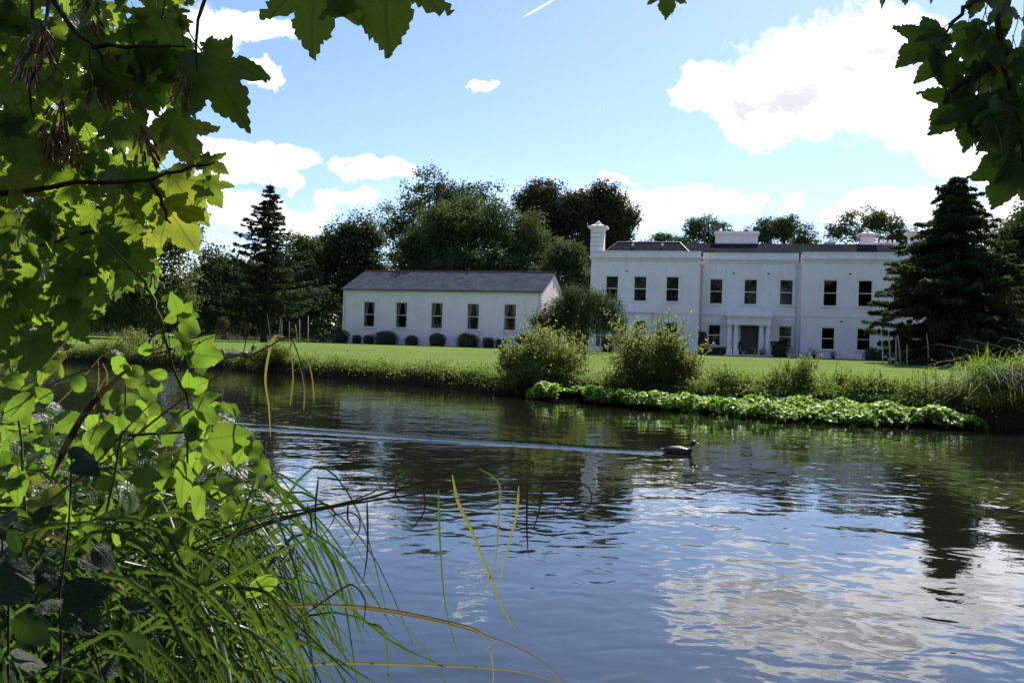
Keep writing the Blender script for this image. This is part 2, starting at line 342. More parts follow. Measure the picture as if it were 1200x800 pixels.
class MB:
    def __init__(s): s.v = []; s.f = []
    def quad(s, a, b, c, d): i = len(s.v); s.v += [a, b, c, d]; s.f.append((i, i+1, i+2, i+3))
    def tri(s, a, b, c): i = len(s.v); s.v += [a, b, c]; s.f.append((i, i+1, i+2))
    def box(s, x0, x1, y0, y1, z0, z1):
        i = len(s.v)
        s.v += [(x0, y0, z0), (x1, y0, z0), (x1, y1, z0), (x0, y1, z0), (x0, y0, z1), (x1, y0, z1), (x1, y1, z1), (x0, y1, z1)]
        s.f += [tuple(i+k for k in q) for q in ((0, 3, 2, 1), (4, 5, 6, 7), (0, 1, 5, 4), (1, 2, 6, 5), (2, 3, 7, 6), (3, 0, 4, 7))]
        return s
    def frustum(s, cx, cy, z0, z1, a0, b0, a1, b1):
        i = len(s.v)
        for (a, b, z) in ((a0, b0, z0), (a1, b1, z1)):
            s.v += [(cx-a, cy-b, z), (cx+a, cy-b, z), (cx+a, cy+b, z), (cx-a, cy+b, z)]
        s.f += [tuple(i+k for k in q) for q in ((0, 3, 2, 1), (4, 5, 6, 7), (0, 1, 5, 4), (1, 2, 6, 5), (2, 3, 7, 6), (3, 0, 4, 7))]
        return s
    def lathe(s, prof, cx=0, cy=0, n=14):
        i = len(s.v)
        for (r, z) in prof:
            for k in range(n): a = 2*PI*k/n; s.v.append((cx+r*math.cos(a), cy+r*math.sin(a), z))
        for j in range(len(prof)-1):
            for k in range(n):
                k2 = (k+1) % n; s.f.append((i+j*n+k, i+j*n+k2, i+(j+1)*n+k2, i+(j+1)*n+k))
        s.f.append(tuple(i+k for k in reversed(range(n)))); s.f.append(tuple(i+(len(prof)-1)*n+k for k in range(n)))
        return s
    def tube(s, pts, rads, n=6, flat=None):
        pts = [Vector(p) for p in pts]; i = len(s.v); L = len(pts)
        if isinstance(rads, (int, float)): rads = [rads]*L
        up = None
        for j, p in enumerate(pts):
            tg = (pts[min(j+1, L-1)]-pts[max(j-1, 0)]).normalized()
            if up is None: up = Vector((0, 0, 1)) if abs(tg.z) < .9 else Vector((1, 0, 0))
            a = tg.cross(up)
            if a.length < 1e-5: a = tg.orthogonal()
            a.normalize(); b = a.cross(tg).normalized(); up = b
            r = rads[j]; ra, rb = r if isinstance(r, tuple) else (r, r)
            for k in range(n):
                an = 2*PI*k/n; s.v.append(tuple(p+a*(ra*math.cos(an))+b*(rb*math.sin(an))))
        for j in range(L-1):
            for k in range(n):
                k2 = (k+1) % n; s.f.append((i+j*n+k, i+j*n+k2, i+(j+1)*n+k2, i+(j+1)*n+k))
        s.f.append(tuple(i+k for k in reversed(range(n)))); s.f.append(tuple(i+(L-1)*n+k for k in range(n)))
        return s
    def mesh(s, name, mat, smooth=False):
        me = bpy.data.meshes.new(name); me.from_pydata([tuple(v) for v in s.v], [], s.f); me.materials.append(M[mat])
        if smooth: me.polygons.foreach_set('use_smooth', [True]*len(me.polygons))
        me.update(); return me
    def build(s, name, mat, parent=None, smooth=False, loc=None):
        return link(name, s.mesh(name, mat, smooth), parent, loc)

# ------------------------------------------------------------------ foliage helpers (all numpy)
def unit(a): return a/np.maximum(np.linalg.norm(a, axis=1, keepdims=True), 1e-9)
def leaf_quads(rng, P, N, length, ratio=.6, fold=.12, tipdir=None):
    n = len(P); N = unit(N)
    r = rng.normal(size=(n, 3)) if tipdir is None else tipdir+rng.normal(size=(n, 3))*.35
    T = unit(r-N*np.sum(r*N, axis=1, keepdims=True)); B = np.cross(N, T)
    L = (length*rng.uniform(.65, 1.3, size=(n, 1)))
    W = L*ratio
    V = np.stack([P-T*L*.5, P+B*W*.5+N*L*fold-T*L*.05, P+T*L*.5-N*L*fold*.4, P-B*W*.5+N*L*fold-T*L*.05], axis=1).reshape(-1, 3)
    return V, np.arange(n*4).reshape(-1, 4)
def sub_lobes(rng, lobes, k, f0=.32, f1=.52):
    out = []
    for (x, y, z, a, b, c) in lobes:
        out.append((x, y, z, a*.82, b*.82, c*.82))
        for i in range(k):
            d = rng.normal(size=3); d /= np.linalg.norm(d)
            if d[2] < -.55: d[2] *= -.5
            f = rng.uniform(f0, f1); out.append((x+d[0]*a*.78, y+d[1]*b*.78, z+d[2]*c*.78, a*f, b*f, c*f))
    return out
def crown(rng, lobes, nclump, per, rc, shell=.2, flat=.7):
    L = np.array(lobes); wgt = (L[:, 3]*L[:, 5]+L[:, 3]*L[:, 4]); wgt /= wgt.sum()
    idx = rng.choice(len(L), nclump, p=wgt); d = unit(rng.normal(size=(nclump, 3)))
    r = 1-np.abs(rng.normal(size=(nclump, 1)))*shell; r = np.clip(r+rng.normal(size=(nclump, 1))*.05, .15, 1.2)
    cen = L[idx, :3]+d*r*L[idx, 3:6]
    P = np.repeat(cen, per, axis=0)+rng.normal(size=(nclump*per, 3))*np.array([rc, rc, rc*flat])
    D = np.repeat(d, per, axis=0)
    N = D*.7+np.array([0, 0, .45])+rng.normal(size=P.shape)*.55
    return P, N, cen
def limbs_mesh(rng, base, top, cen, r0, n=14, name='trunk', mat='bark'):
    mb = MB(); base = Vector(base); top = Vector(top)
    mb.tube([base, base+Vector((0, 0, .25)), base.lerp(top, .4)+Vector((rng.normal()*.1, 0, 0)), top], [r0*1.45, r0, r0*.72, r0*.2], 8)
    for i in rng.choice(len(cen), min(n, len(cen)), replace=False):
        e = Vector(cen[i]); f = rng.uniform(.3, .8); s0 = base.lerp(top, f)
        mid = s0.lerp(e, .5)+Vector((0, 0, (e-s0).length*.12)); mb.tube([s0, mid, e], [r0*.42*(1.1-f), r0*.26*(1.1-f), r0*.05], 5)
    return mb
def broadleaf(name, label, cat, base, lobes, mat, leaf=.34, nclump=380, per=34, rc=.42, trunk_r=.3, seed=1, group=None, sub=7, shell=.2, flat=.7, limbs=14, ratio=.62):
    """lobes are world-space ellipsoids"""
    rng = np.random.default_rng(seed); base = Vector(base)
    root = empty(name, base, 0, label, cat, group)
    lb = [(x-base.x, y-base.y, z-base.z, a, b, c) for (x, y, z, a, b, c) in lobes]
    P, N, cen = crown(rng, sub_lobes(rng, lb, sub), nclump, per, rc, shell, flat)
    keep = P[:, 2] > .05; P, N = P[keep], N[keep]
    V, Fc = leaf_quads(rng, P, N, leaf, ratio)
    link('crown', np_mesh('crown', V, Fc, mat), root)
    cz = max(l[2]+l[5]*.5 for l in lb); cx = np.mean([l[0] for l in lb]); cyy = np.mean([l[1] for l in lb])
    limbs_mesh(rng, (0, 0, -.1), (cx*.7, cyy*.7, cz), cen, trunk_r, limbs).build('trunk', 'bark', root, True)
    return root
def lobes_px(D, spec, depth=.8):
    """pixel ellipses at distance D -> world ellipsoids"""
    out = []
    for s in spec:
        px, py, rx, ry = s[:4]; dd = s[4] if len(s) > 4 else 0
        p = at(px, py, D+dd); k = (D+dd)/FPX
        out.append((p.x, p.y, p.z, rx*k, max(rx, ry)*k*depth, ry*k))
    return out
def ground_z(x, y):
    tt = min(1, max(0, (y-24)/46)); tt = tt*tt*(3-2*tt)
    return .68+.25*tt

# ------------------------------------------------------------------ the setting: far ground, near bank, water
far_x = [-600, -200, -60, -24.7, -20.6, -13.8, -10.9, -4.4, 0, 2.2, 5, 8, 10.6, 13, 20, 40, 80, 300, 600]
far_y = [80, 62, 47, 41.4, 41.2, 39.4, 36.6, 30.3, 26.2, 24.6, 22.4, 20.8, 19.6, 17.6, 12, 0, -20, -90, -150]
near_x = [-600, -200, -60, -15, -6, -3, -1.5, -.8, -.3, .5, 3, 10, 40, 80, 300, 600]
near_y = [45, 32, 20, 12, 7.5, 5.0, 3.8, 3.0, 2.1, 1.4, .5, -5, -30, -50, -150, -260]
def yb(x): return float(np.interp(x, far_x, far_y))+.22*math.sin(x*1.9)+.12*math.sin(x*4.3+1)
def yn(x): return float(np.interp(x, near_x, near_y))+.1*math.sin(x*2.3)
rs = np.random.default_rng(11)
xs = np.concatenate([[-600, -400, -250, -160, -110, -80, -60], np.arange(-50, 30.01, .4), [33, 37, 42, 50, 65, 90, 140, 220, 350, 600]])
offs = [-2.0, -.5, -.1, 0, .08, .2, .45, .9, 1.8, 3.5, 7, 12, 18, 26, 36, 50, 70, 110, 200, 500, 2500]
zs = [-1.2, -.9, -.3, -.02, .22, .42, .56, .64, None]
V = []
for j, of in enumerate(offs):
    for x in xs:
        y0 = yb(x); y = y0+of; z = zs[j] if j < 8 else ground_z(x, y)
        if 3 <= j <= 9: z += rs.normal()*.025; y += rs.normal()*.03*(1 if j < 8 else 0)
        V.append((x, y, z))
nx = len(xs); Fc = [(j*nx+i, j*nx+i+1, (j+1)*nx+i+1, (j+1)*nx+i) for j in range(len(offs)-1) for i in range(nx-1)]
tag(link('lawn', np_mesh('lawn', V, Fc, 'lawn', True)), 'broad mown green lawn sloping down to the far river bank', kind='structure')
V = []; xs2 = np.concatenate([[-600, -300, -150, -80, -50], np.arange(-40, 20.01, .4), [25, 35, 60, 100, 200, 350, 600]])
offs2 = [-2, -.4, 0, .1, .3, .8, 2, 5, 12, 40, 150, 800]; zs2 = [-1.2, -.6, -.02, .12, .22, .28, .3, .34, .5, .7, .9, 1]
for j, of in enumerate(offs2):
    for x in xs2: V.append((x, yn(x)-of, zs2[j]+(rs.normal()*.02 if 2 <= j <= 6 else 0)))
nx = len(xs2); Fc = [(j*nx+i+1, j*nx+i, (j+1)*nx+i, (j+1)*nx+i+1) for j in range(len(offs2)-1) for i in range(nx-1)]
tag(link('near_bank', np_mesh('near_bank', V, Fc, 'soil', True)), 'dark earth of the overgrown near river bank', kind='structure')
mb = MB(); mb.quad((-600, -300, 0), (600, -300, 0), (600, 120, 0), (-600, 120, 0))
tag(mb.build('river', 'water'), 'calm dark river reflecting blue sky, trees and house', kind='structure')

# ------------------------------------------------------------------ buildings
def wall_front(mb, x0, x1, z0, z1, y, ops, rev=.16):
    """wall sheet facing -y with openings (x0,x1,z0,z1) and their reveals"""
    X = sorted({x0, x1, *[o[0] for o in ops], *[o[1] for o in ops]}); Z = sorted({z0, z1, *[o[2] for o in ops], *[o[3] for o in ops]})
    for i in range(len(X)-1):
        for j in range(len(Z)-1):
            cx, cz = (X[i]+X[i+1])/2, (Z[j]+Z[j+1])/2
            if any(o[0] < cx < o[1] and o[2] < cz < o[3] for o in ops): continue
            mb.quad((X[i], y, Z[j]), (X[i+1], y, Z[j]), (X[i+1], y, Z[j+1]), (X[i], y, Z[j+1]))
    for (a, b, c, d) in ops:
        y2 = y+rev
        mb.quad((a, y, c), (a, y, d), (a, y2, d), (a, y2, c)); mb.quad((b, y, d), (b, y, c), (b, y2, c), (b, y2, d))
        mb.quad((a, y, c), (a, y2, c), (b, y2, c), (b, y, c)); mb.quad((a, y, d), (b, y, d), (b, y2, d), (a, y2, d))
_wcache = {}
def sash_window(parent, xc, z0, wd_, ht, y, trim=.13, curtains=False, bars=False):
    key = (wd_, ht, trim, curtains, bars); h = wd_/2
    if key not in _wcache:
        a = MB()       # moulded surround and the sash frame, set inside the reveal
        a.box(-h-trim, -h, -.035, .0, -.02, ht+trim); a.box(h, h+trim, -.035, .0, -.02, ht+trim); a.box(-h, h, -.035, 0, ht, ht+trim)
        a.box(-h-trim-.05, h+trim+.05, -.075, 0, ht+trim, ht+trim+.06)
        f = .055
        a.box(-h+.002, -h+f, .09, .15, .002, ht-.002); a.box(h-f, h-.002, .09, .15, .002, ht-.002); a.box(-h+f, h-f, .09, .15, .002, f); a.box(-h+f, h-f, .09, .15, ht-f, ht-.002)
        s = MB(); s.box(-h+f, h-f, .075, .14, ht*.5-.03, ht*.5+.03)
        if bars: s.box(-.012, .012, .095, .13, f, ht-f); s.box(-h+f, h-f, .098, .127, ht*.25-.012, ht*.25+.012); s.box(-h+f, h-f, .098, .127, ht*.75-.012, ht*.75+.012)
        sl = MB(); sl.box(-h-trim-.07, h+trim+.07, -.12, .0, -.12, -.02); sl.box(-h+.002, h-.002, 0, .088, -.1, .002)
        p0 = MB(); p0.quad((-h+f, .12, f), (h-f, .12, f), (h-f, .12, ht*.5-.03), (-h+f, .12, ht*.5-.03))
        p1 = MB(); p1.quad((-h+f, .105, ht*.5+.03), (h-f, .105, ht*.5+.03), (h-f, .105, ht-f), (-h+f, .105, ht-f))
        cu = None
        if curtains:
            cu = []
            for sg in (-1, 1):
                k = MB(); nseg = 10
                for q in range(nseg):
                    def ptx(q, zz, pinch): u = q/nseg; return (sg*(h-.02-u*(.42*pinch)), .3+.03*math.sin(q*2.2), zz)
                    for (za, zb, pa, pb) in ((.0, .35*ht, .8, .45), (.35*ht, .7*ht, .45, .8), (.7*ht, ht, .8, 1.1)):
                        k.quad(ptx(q, za, pa), ptx(q+1, za, pa), ptx(q+1, zb, pb), ptx(q, zb, pb))
                cu.append(k.mesh('curtain', 'curtain', True))
        _wcache[key] = (a.mesh('window', 'white_paint'), s.mesh('sash_rail', 'white_paint'), sl.mesh('sill', 'stone_trim'), p0.mesh('pane', 'glass'), p1.mesh('pane', 'glass'), cu)
    A, S, SL, P0, P1, CU = _wcache[key]
    wobj = link('window', A, parent, (xc, y, z0))
    link('sash_rail', S, wobj); link('sill', SL, wobj); link('pane', P0, wobj); link('pane', P1, wobj)
    if CU:
        for k in CU: link('curtain', k, wobj)
    return wobj

HA = RAD(12.4); HP = at(690, 400, 80); HZ = .90
house = empty('manor_house', (HP.x, HP.y, HZ), -HA, 'long white stuccoed two-storey mansion with pillared porch and parapet', 'house')
HL, HD = 29.2, 14.0; SB = 1.2          # length, depth, setback of the middle bays
L0, L1, R0 = 0.0, 10.0, 18.9; TOPZ = 9.42; COR = 8.62
UPW, UPH, LOW, LOH = 1.16, 2.3, 1.12, 1.92
up_left = [2.02, 4.63, 7.57]; up_mid = [11.5, 14.57, 17.7]; up_right = [21.3, 24.2, 27.1]
lo_left = [7.55]; lo_mid = [11.45, 17.7]; lo_right = [21.22, 24.18, 27.1]
UZ, LZ = 4.78, .92
op = lambda xc, z, w_, h_: (xc-w_/2, xc+w_/2, z, z+h_)
mb = MB(); wall_front(mb, L0, L1, 0, COR, 0, [op(x, UZ, UPW, UPH) for x in up_left]+[op(x, LZ, LOW, LOH) for x in lo_left])
mb.quad((L1, 0, 0), (L1, SB, 0), (L1, SB, COR), (L1, 0, COR)); mb.quad((0, HD, 0), (0, 0, 0), (0, 0, COR), (0, HD, COR))
mb.build('wall', 'stucco', house)
mb = MB(); wall_front(mb, L1, R0, 0, COR, SB, [op(x, UZ-.06, UPW, UPH) for x in up_mid]+[op(x, LZ-.03, LOW, LOH) for x in lo_mid]+[(13.78, 15.36, .16, 2.76)])
mb.build('wall', 'stucco', house)
mb = MB(); wall_front(mb, R0, HL, 0, COR, 0, [op(x, UZ-.12, UPW, UPH) for x in up_right]+[op(x, LZ-.1, LOW, LOH) for x in lo_right])
mb.quad((R0, SB, 0), (R0, 0, 0), (R0, 0, COR), (R0, SB, COR)); mb.quad((HL, 0, 0), (HL, HD, 0), (HL, HD, COR), (HL, 0, COR))
mb.quad((HL, HD, 0), (0, HD, 0), (0, HD, COR), (HL, HD, COR)); mb.build('wall', 'stucco', house)
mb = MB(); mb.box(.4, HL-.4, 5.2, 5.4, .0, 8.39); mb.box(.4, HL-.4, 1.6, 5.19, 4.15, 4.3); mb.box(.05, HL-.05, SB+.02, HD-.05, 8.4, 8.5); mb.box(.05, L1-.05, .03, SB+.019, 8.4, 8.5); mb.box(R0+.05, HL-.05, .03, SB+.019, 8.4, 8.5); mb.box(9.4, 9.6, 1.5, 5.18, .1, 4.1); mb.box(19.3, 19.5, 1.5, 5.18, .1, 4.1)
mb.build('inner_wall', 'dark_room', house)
def parapet(x0, x1, y0, ends):
    e0, e1 = ends; a = MB()
    a.box(x0, x1, y0-.03, y0+.38, COR, TOPZ-.10)                                   # parapet wall
    a.box(x0-.06*e0, x1+.06*e1, y0-.12, y0+.45, TOPZ-.10, TOPZ)                    # coping
    a.box(x0-.22*e0, x1+.22*e1, y0-.30, y0-.032, COR+.16, COR+.26); a.box(x0-.12*e0, x1+.12*e1, y0-.19, y0-.032, COR+.06, COR+.158); a.box(x0-.05*e0, x1+.05*e1, y0-.09, y0-.032, COR-.12, COR+.058)
    return a
parapet(L0, L1, 0, (1, 1)).build('parapet', 'stone_trim', house)
parapet(L1+.23, R0-.23, SB, (0, 0)).build('parapet', 'stone_trim', house)
parapet(R0, HL, 0, (1, 1)).build('parapet', 'stone_trim', house)
mb = MB(); mb.box(L1-.38, L1, .39, SB+.37, COR, TOPZ-.1); mb.box(R0, R0+.38, .39, SB+.37, COR, TOPZ-.1); mb.box(0, .38, .39, HD, COR, TOPZ-.1); mb.box(HL-.38, HL, .39, HD, COR, TOPZ-.1); mb.build('parapet', 'stone_trim', house)
for (a, b_, y) in ((L0-.02, L1+.02, 0), (L1+.03, 12.35, SB), (16.45, R0-.03, SB), (R0-.02, HL+.02, 0)):
    k = MB(); k.box(a, b_, y-.05, y-.002, 3.68, 3.80); k.box(a, b_, y-.028, y-.002, 3.62, 3.678); k.build('string_course', 'stone_trim', house)
for (a, b_, y) in ((L0-.02, L1+.02, 0), (L1+.03, 12.2, SB), (16.6, R0-.03, SB), (R0-.02, HL+.02, 0)):
    k = MB(); k.box(a, b_, y-.07, y-.002, 0, .42); k.build('plinth', 'stone_trim', house)
for x in up_left: sash_window(house, x, UZ, UPW, UPH, 0)
for x in up_mid: sash_window(house, x, UZ-.06, UPW, UPH, SB)
for x in up_right: sash_window(house, x, UZ-.12, UPW, UPH, 0)
for x in lo_left: sash_window(house, x, LZ, LOW, LOH, 0)
for x in lo_mid: sash_window(house, x, LZ-.03, LOW, LOH, SB)
for x in lo_right: sash_window(house, x, LZ-.1, LOW, LOH, 0)
# flat-topped bay at the left end
bay = MB(); bx0, bx1, by = .35, 5.75, -1.25
wall_front(bay, bx0, bx1, 0, 3.55, by, [(.75, 1.7, .1, 2.85), (2.1, 3.6, .1, 2.85), (4.35, 5.35, .95, 2.95)])
bay.quad((bx0, -.001, 0), (bx0, by, 0), (bx0, by, 3.55), (bx0, -.001, 3.55)); bay.quad((bx1, by, 0), (bx1, -.001, 0), (bx1, -.001, 3.55), (bx1, by, 3.55))
bayo = bay.build('bay', 'stucco', house)
k = MB(); k.box(bx0-.2, bx1+.2, by-.2, -.06, 3.67, 3.80); k.box(bx0-.08, bx1+.08, by-.08, -.06, 3.552, 3.668); k.box(bx0-.05, bx1+.05, by-.05, -.06, 3.802, 3.86); k.build('cornice', 'stone_trim', bayo)
sash_window(house, 4.85, .95, 1.0, 2.0, by, .1, bars=True)
for (xa, xb) in ((.75, 1.7), (2.1, 3.6)):
    k = MB(); mid = (xa+xb)/2; f = .07
    k.box(xa, xa+f, by+.06, by+.12, .1, 2.85); k.box(xb-f, xb, by+.06, by+.12, .1, 2.85); k.box(mid-.05, mid+.05, by+.061, by+.119, .1, 2.85)
    k.box(xa+f, xb-f, by+.062, by+.118, .1, .5); k.box(xa+f, xb-f, by+.062, by+.118, 2.75, 2.85); k.box(xa+f, xb-f, by+.07, by+.11, 1.5, 1.56)
    fd = k.build('french_door', 'white_paint', house)
    g = MB(); g.quad((xa+f, by+.09, .5), (mid-.05, by+.09, .5), (mid-.05, by+.09, 2.75), (xa+f, by+.09, 2.75)); g.build('pane', 'glass', fd)
    g = MB(); g.quad((mid+.05, by+.09, .5), (xb-f, by+.09, .5), (xb-f, by+.09, 2.75), (mid+.05, by+.09, 2.75)); g.build('pane', 'glass', fd)
# porch
px0, px1, py0 = 12.45, 16.38, SB-2.15
k = MB(); k.box(px0+.08, px1-.08, py0+.05, SB-.003, 2.86, 3.42); k.box(px0-.02, px1+.02, py0-.05, SB-.003, 3.42, 3.56); k.box(px0-.14, px1+.14, py0-.17, SB-.003, 3.56, 3.70); k.box(px0+.05, px1-.05, py0+.02, SB-.003, 3.70, 4.05)
k.box(px0+.05, px1-.05, py0+.03, SB-.003, 2.80, 2.859)
porch = k.build('porch', 'stone_trim', house)
k = MB(); k.box(px0-.1, px1+.1, py0-.25, SB-.004, 0, .15); k.build('step', 'stone_trim', porch)
colm = MB(); colm.box(-.25, .25, -.25, .25, .15, .55); colm.lathe([(.24, .55), (.24, .62), (.2, .66), (.195, 1.4), (.17, 2.62), (.2, 2.65), (.2, 2.7)], n=16); colm.box(-.23, .23, -.23, .23, 2.7, 2.799)
cme = colm.mesh('column', 'stone_trim')
for x in (px0+.3, px0+.88, px1-.88, px1-.3): link('column', cme, porch, (x, py0+.33, 0))
k = MB(); k.box(px0+.1, px0+.5, SB-.12, SB-.003, .16, 2.79); k.box(px1-.5, px1-.1, SB-.12, SB-.003, .16, 2.79); k.build('pilaster', 'stone_trim', porch)
k = MB(); k.box(13.8, 15.34, SB+.1, SB+.16, .16, 2.75); door = k.build('door', 'door_paint', house)
for (xa, xb) in ((13.9, 14.5), (14.64, 15.24)):
    for (za, zb) in ((.3, 1.0), (1.12, 2.62)): g = MB(); g.box(xa, xb, SB+.075, SB+.099, za, zb); g.build('panel', 'door_paint', door)
g = MB(); g.lathe([(.0, 0), (.035, .01), (.04, .04), (.0, .06)], n=8); kn = g.build('handle', 'chrome', door, True, (14.57, SB+.1, 1.2)); kn.rotation_euler = (PI/2, 0, 0)
# wall vents, wires and downpipes
vm = MB(); vm.box(-.11, .11, -.02, -.002, -.06, .06); vm.box(-.09, .09, -.028, -.021, -.04, -.01); vm.box(-.09, .09, -.028, -.021, .01, .04); vme = vm.mesh('air_brick', 'lead')
for (x, z, y) in ((3.35, 7.55, 0), (13.0, 7.55, SB), (16.1, 7.55, SB), (22.9, 7.5, 0), (22.3, 3.3, 0)): link('air_brick', vme, house, (x, y, z))
for (x, y) in ((10.22, SB), (18.55, SB)):
    k = MB(); k.tube([(x, y-.08, .3), (x, y-.08, COR-.5)], .05, 8); k.box(x-.12, x+.12, y-.2, y-.02, COR-.5, COR-.25)
    for z in (1.6, 3.3, 5.2, 7.0): k.box(x-.07, x+.07, y-.14, y-.01, z, z+.06)
    k.build('downpipe', 'downpipe', house)
# hipped slate roofs behind the parapet
def uvmesh(mb, name, mat, parent, axis_u=(1, 0, 0)):
    o = mb.build(name, mat, parent); me = o.data; uv = me.uv_layers.new(name='UVMap')
    for p in me.polygons:
        n = p.normal; up = Vector((0, 0, 1)); s = up-n*up.dot(n)
        s = s.normalized() if s.length > .05 else Vector((0, 1, 0)); u = s.cross(n)
        for li in p.loop_indices:
            v = me.vertices[me.loops[li].vertex_index].co; uv.data[li].uv = (v.dot(u), v.dot(s))
    return o
def hip(x0, x1, y0, y1, z0, z1, inset):
    k = MB(); ym = (y0+y1)/2; a, b_ = (x0+inset, ym), (x1-inset, ym)
    k.quad((x0, y0, z0), (x1, y0, z0), (b_[0], ym, z1), (a[0], ym, z1)); k.quad((x1, y1, z0), (x0, y1, z0), (a[0], ym, z1), (b_[0], ym, z1))
    k.tri((x0, y1, z0), (x0, y0, z0), (a[0], ym, z1)); k.tri((x1, y0, z0), (x1, y1, z0), (b_[0], ym, z1)); return k
r1 = uvmesh(hip(.42, 9.6, .5, 8.0, 8.75, 10.72, 1.6), 'roof', 'slate_dark', house)
r2 = uvmesh(hip(.41, HL-.4, 1.9, HD-.4, 8.7, 11.05, 3.0), 'roof', 'slate_dark', house)
r3 = uvmesh(hip(19.3, HL-.42, .52, 8.0, 8.75, 10.6, 1.6), 'roof', 'slate_dark', house)
for (x, rf) in ((3.6, r1), (6.4, r1)):
    g = MB(); g.box(x-.1, x+.1, 3.0, 3.12, 10.25, 10.5); g.build('roof_vent', 'downpipe', rf)
g = MB(); g.tube([(9.6, .5, 8.78), (8.0, 4.25, 10.75)], .05, 6); g.tube([(.42, .5, 8.78), (2.02, 4.25, 10.75), (8.0, 4.25, 10.75)], .05, 6); g.build('ridge_roll', 'lead', r1)
# chimneys
def pedestal(x, y, z0, z1, a, urn=True):
    k = MB(); k.box(x-a, x+a, y-a, y+a, z0, z1)
    k.box(x-a-.02, x+a+.02, y-a-.02, y+a+.02, z1-.35, z1-.28)
    k.frustum(x, y, z1, z1+.16, a+.04, a+.04, a+.26, a+.26); k.box(x-a-.3, x+a+.3, y-a-.3, y+a+.3, z1+.16, z1+.3); k.frustum(x, y, z1+.3, z1+.5, a+.12, a+.12, a*.55, a*.55)
    ch = k.build('chimney', 'stone_trim', house)
    if urn:
        g = MB(); g.lathe([(a*.5, z1+.5), (a*.42, z1+.58), (a*.5, z1+.66), (a*.2, z1+.74), (a*.12, z1+.84)], x, y, 10); g.build('chimney_pot', 'stone_trim', ch, True)
    return ch
ch = pedestal(.45, 1.0, 8.9, 11.5, .62)
for z in (9.9, 10.3, 10.7, 11.1): g = MB(); g.box(-.2, 1.1, .352, .378, z, z+.02); g.build('joint_line', 'lead', ch)
pedestal(25.1, 5.0, 9.6, 11.35, .55); pedestal(28.35, 1.0, 8.9, 11.0, .5); pedestal(22.0, 6.3, 9.6, 10.75, .2)
k = MB(); k.box(11.4, 15.5, 8.3, 9.5, 9.6, 12.05); k.box(11.22, 15.68, 8.12, 9.68, 12.05, 12.18); k.box(11.3, 15.6, 8.2, 9.6, 12.18, 12.36); k.box(11.37, 15.53, 8.26, 9.54, 11.8, 11.85)
st = k.build('chimney', 'stone_trim', house)
for x in (11.9, 14.9): g = MB(); g.lathe([(.14, 12.36), (.11, 12.65), (.14, 12.7)], x, 8.9, 8); g.build('chimney_pot', 'stone_trim', st)
k = MB(); k.box(3.8, 5.45, 8.0, 9.0, 9.4, 11.2); k.box(3.7, 5.55, 7.9, 9.1, 11.2, 11.3); st = k.build('chimney', 'stone_trim', house)
for x in (4.0, 4.4, 4.8, 5.2): g = MB(); g.lathe([(.13, 11.3), (.1, 11.55), (.13, 11.6)], x, 8.5, 8); g.build('chimney_pot', 'stone_trim', st)
k = MB(); k.box(26.0, 28.0, 6.0, 7.0, 9.4, 10.9); k.box(25.9, 28.1, 5.9, 7.1, 10.9, 11.0); st = k.build('chimney', 'stone_trim', house)
for x in (26.2, 26.6, 27.0, 27.4, 27.8): g = MB(); g.lathe([(.12, 11.0), (.1, 11.25), (.12, 11.3)], x, 6.5, 8); g.build('chimney_pot', 'stone_trim', st)
HM = Matrix.Translation((HP.x, HP.y, HZ)) @ Matrix.Rotation(-HA, 4, 'Z')
def hloc(x, y, z=0): return HM @ Vector((x, y, z))
# gravel path along the front
pth = empty('tmp', (0, 0, 0)); bpy.data.objects.remove(pth)
mb = MB(); n = 30
for i in range(n):
    xa, xb = -2+i*33/n, -2+(i+1)*33/n
    pa, pb, pc, pd = (hloc(xa, -3.6), hloc(xb, -3.6), hloc(xb, 1.1), hloc(xa, 1.1))
    for q in (pa, pb, pc, pd): q.z = ground_z(q.x, q.y)+.012
    mb.quad(pa, pb, pc, pd)
tag(mb.build('path', 'gravel'), 'pinkish gravel path along the front of the mansion', kind='structure')

# annexe with slate roof
AA = RAD(16); AP = at(633, 404, 80); AZ = .9
ann = empty('annexe', (AP.x, AP.y, AZ), -AA, 'low white single-storey annexe with slate roof and five tall windows', 'building')
AL, AD, AE, AR = 20.5, 10.0, 5.5, 7.6; AW, AH = 1.2, 2.5
awin = [-17.62, -14.16, -10.44, -6.72, -3.04]; AWZ = 1.72
mb = MB(); wall_front(mb, -AL, 0, 0, AE, 0, [op(x, AWZ, AW, AH) for x in awin])
for x, sgn in ((0, 1), (-AL, -1)):
    pts = [(x, 0, 0), (x, AD, 0), (x, AD, AE), (x, 0, AE)]; mb.quad(*(pts if sgn > 0 else pts[::-1]))
    tr_ = [(x, 0, AE), (x, AD, AE), (x, AD/2, AR-.06)]; mb.tri(*(tr_ if sgn > 0 else tr_[::-1]))
mb.quad((0, AD, 0), (-AL, AD, 0), (-AL, AD, AE), (0, AD, AE)); mb.build('wall', 'stucco', ann)
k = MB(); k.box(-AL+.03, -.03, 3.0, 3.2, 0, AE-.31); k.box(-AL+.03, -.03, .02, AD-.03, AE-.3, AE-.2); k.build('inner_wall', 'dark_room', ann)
for x in awin: sash_window(ann, x, AWZ, AW, AH, 0, .14, curtains=True)
k = MB(); ov = .12; th = .09
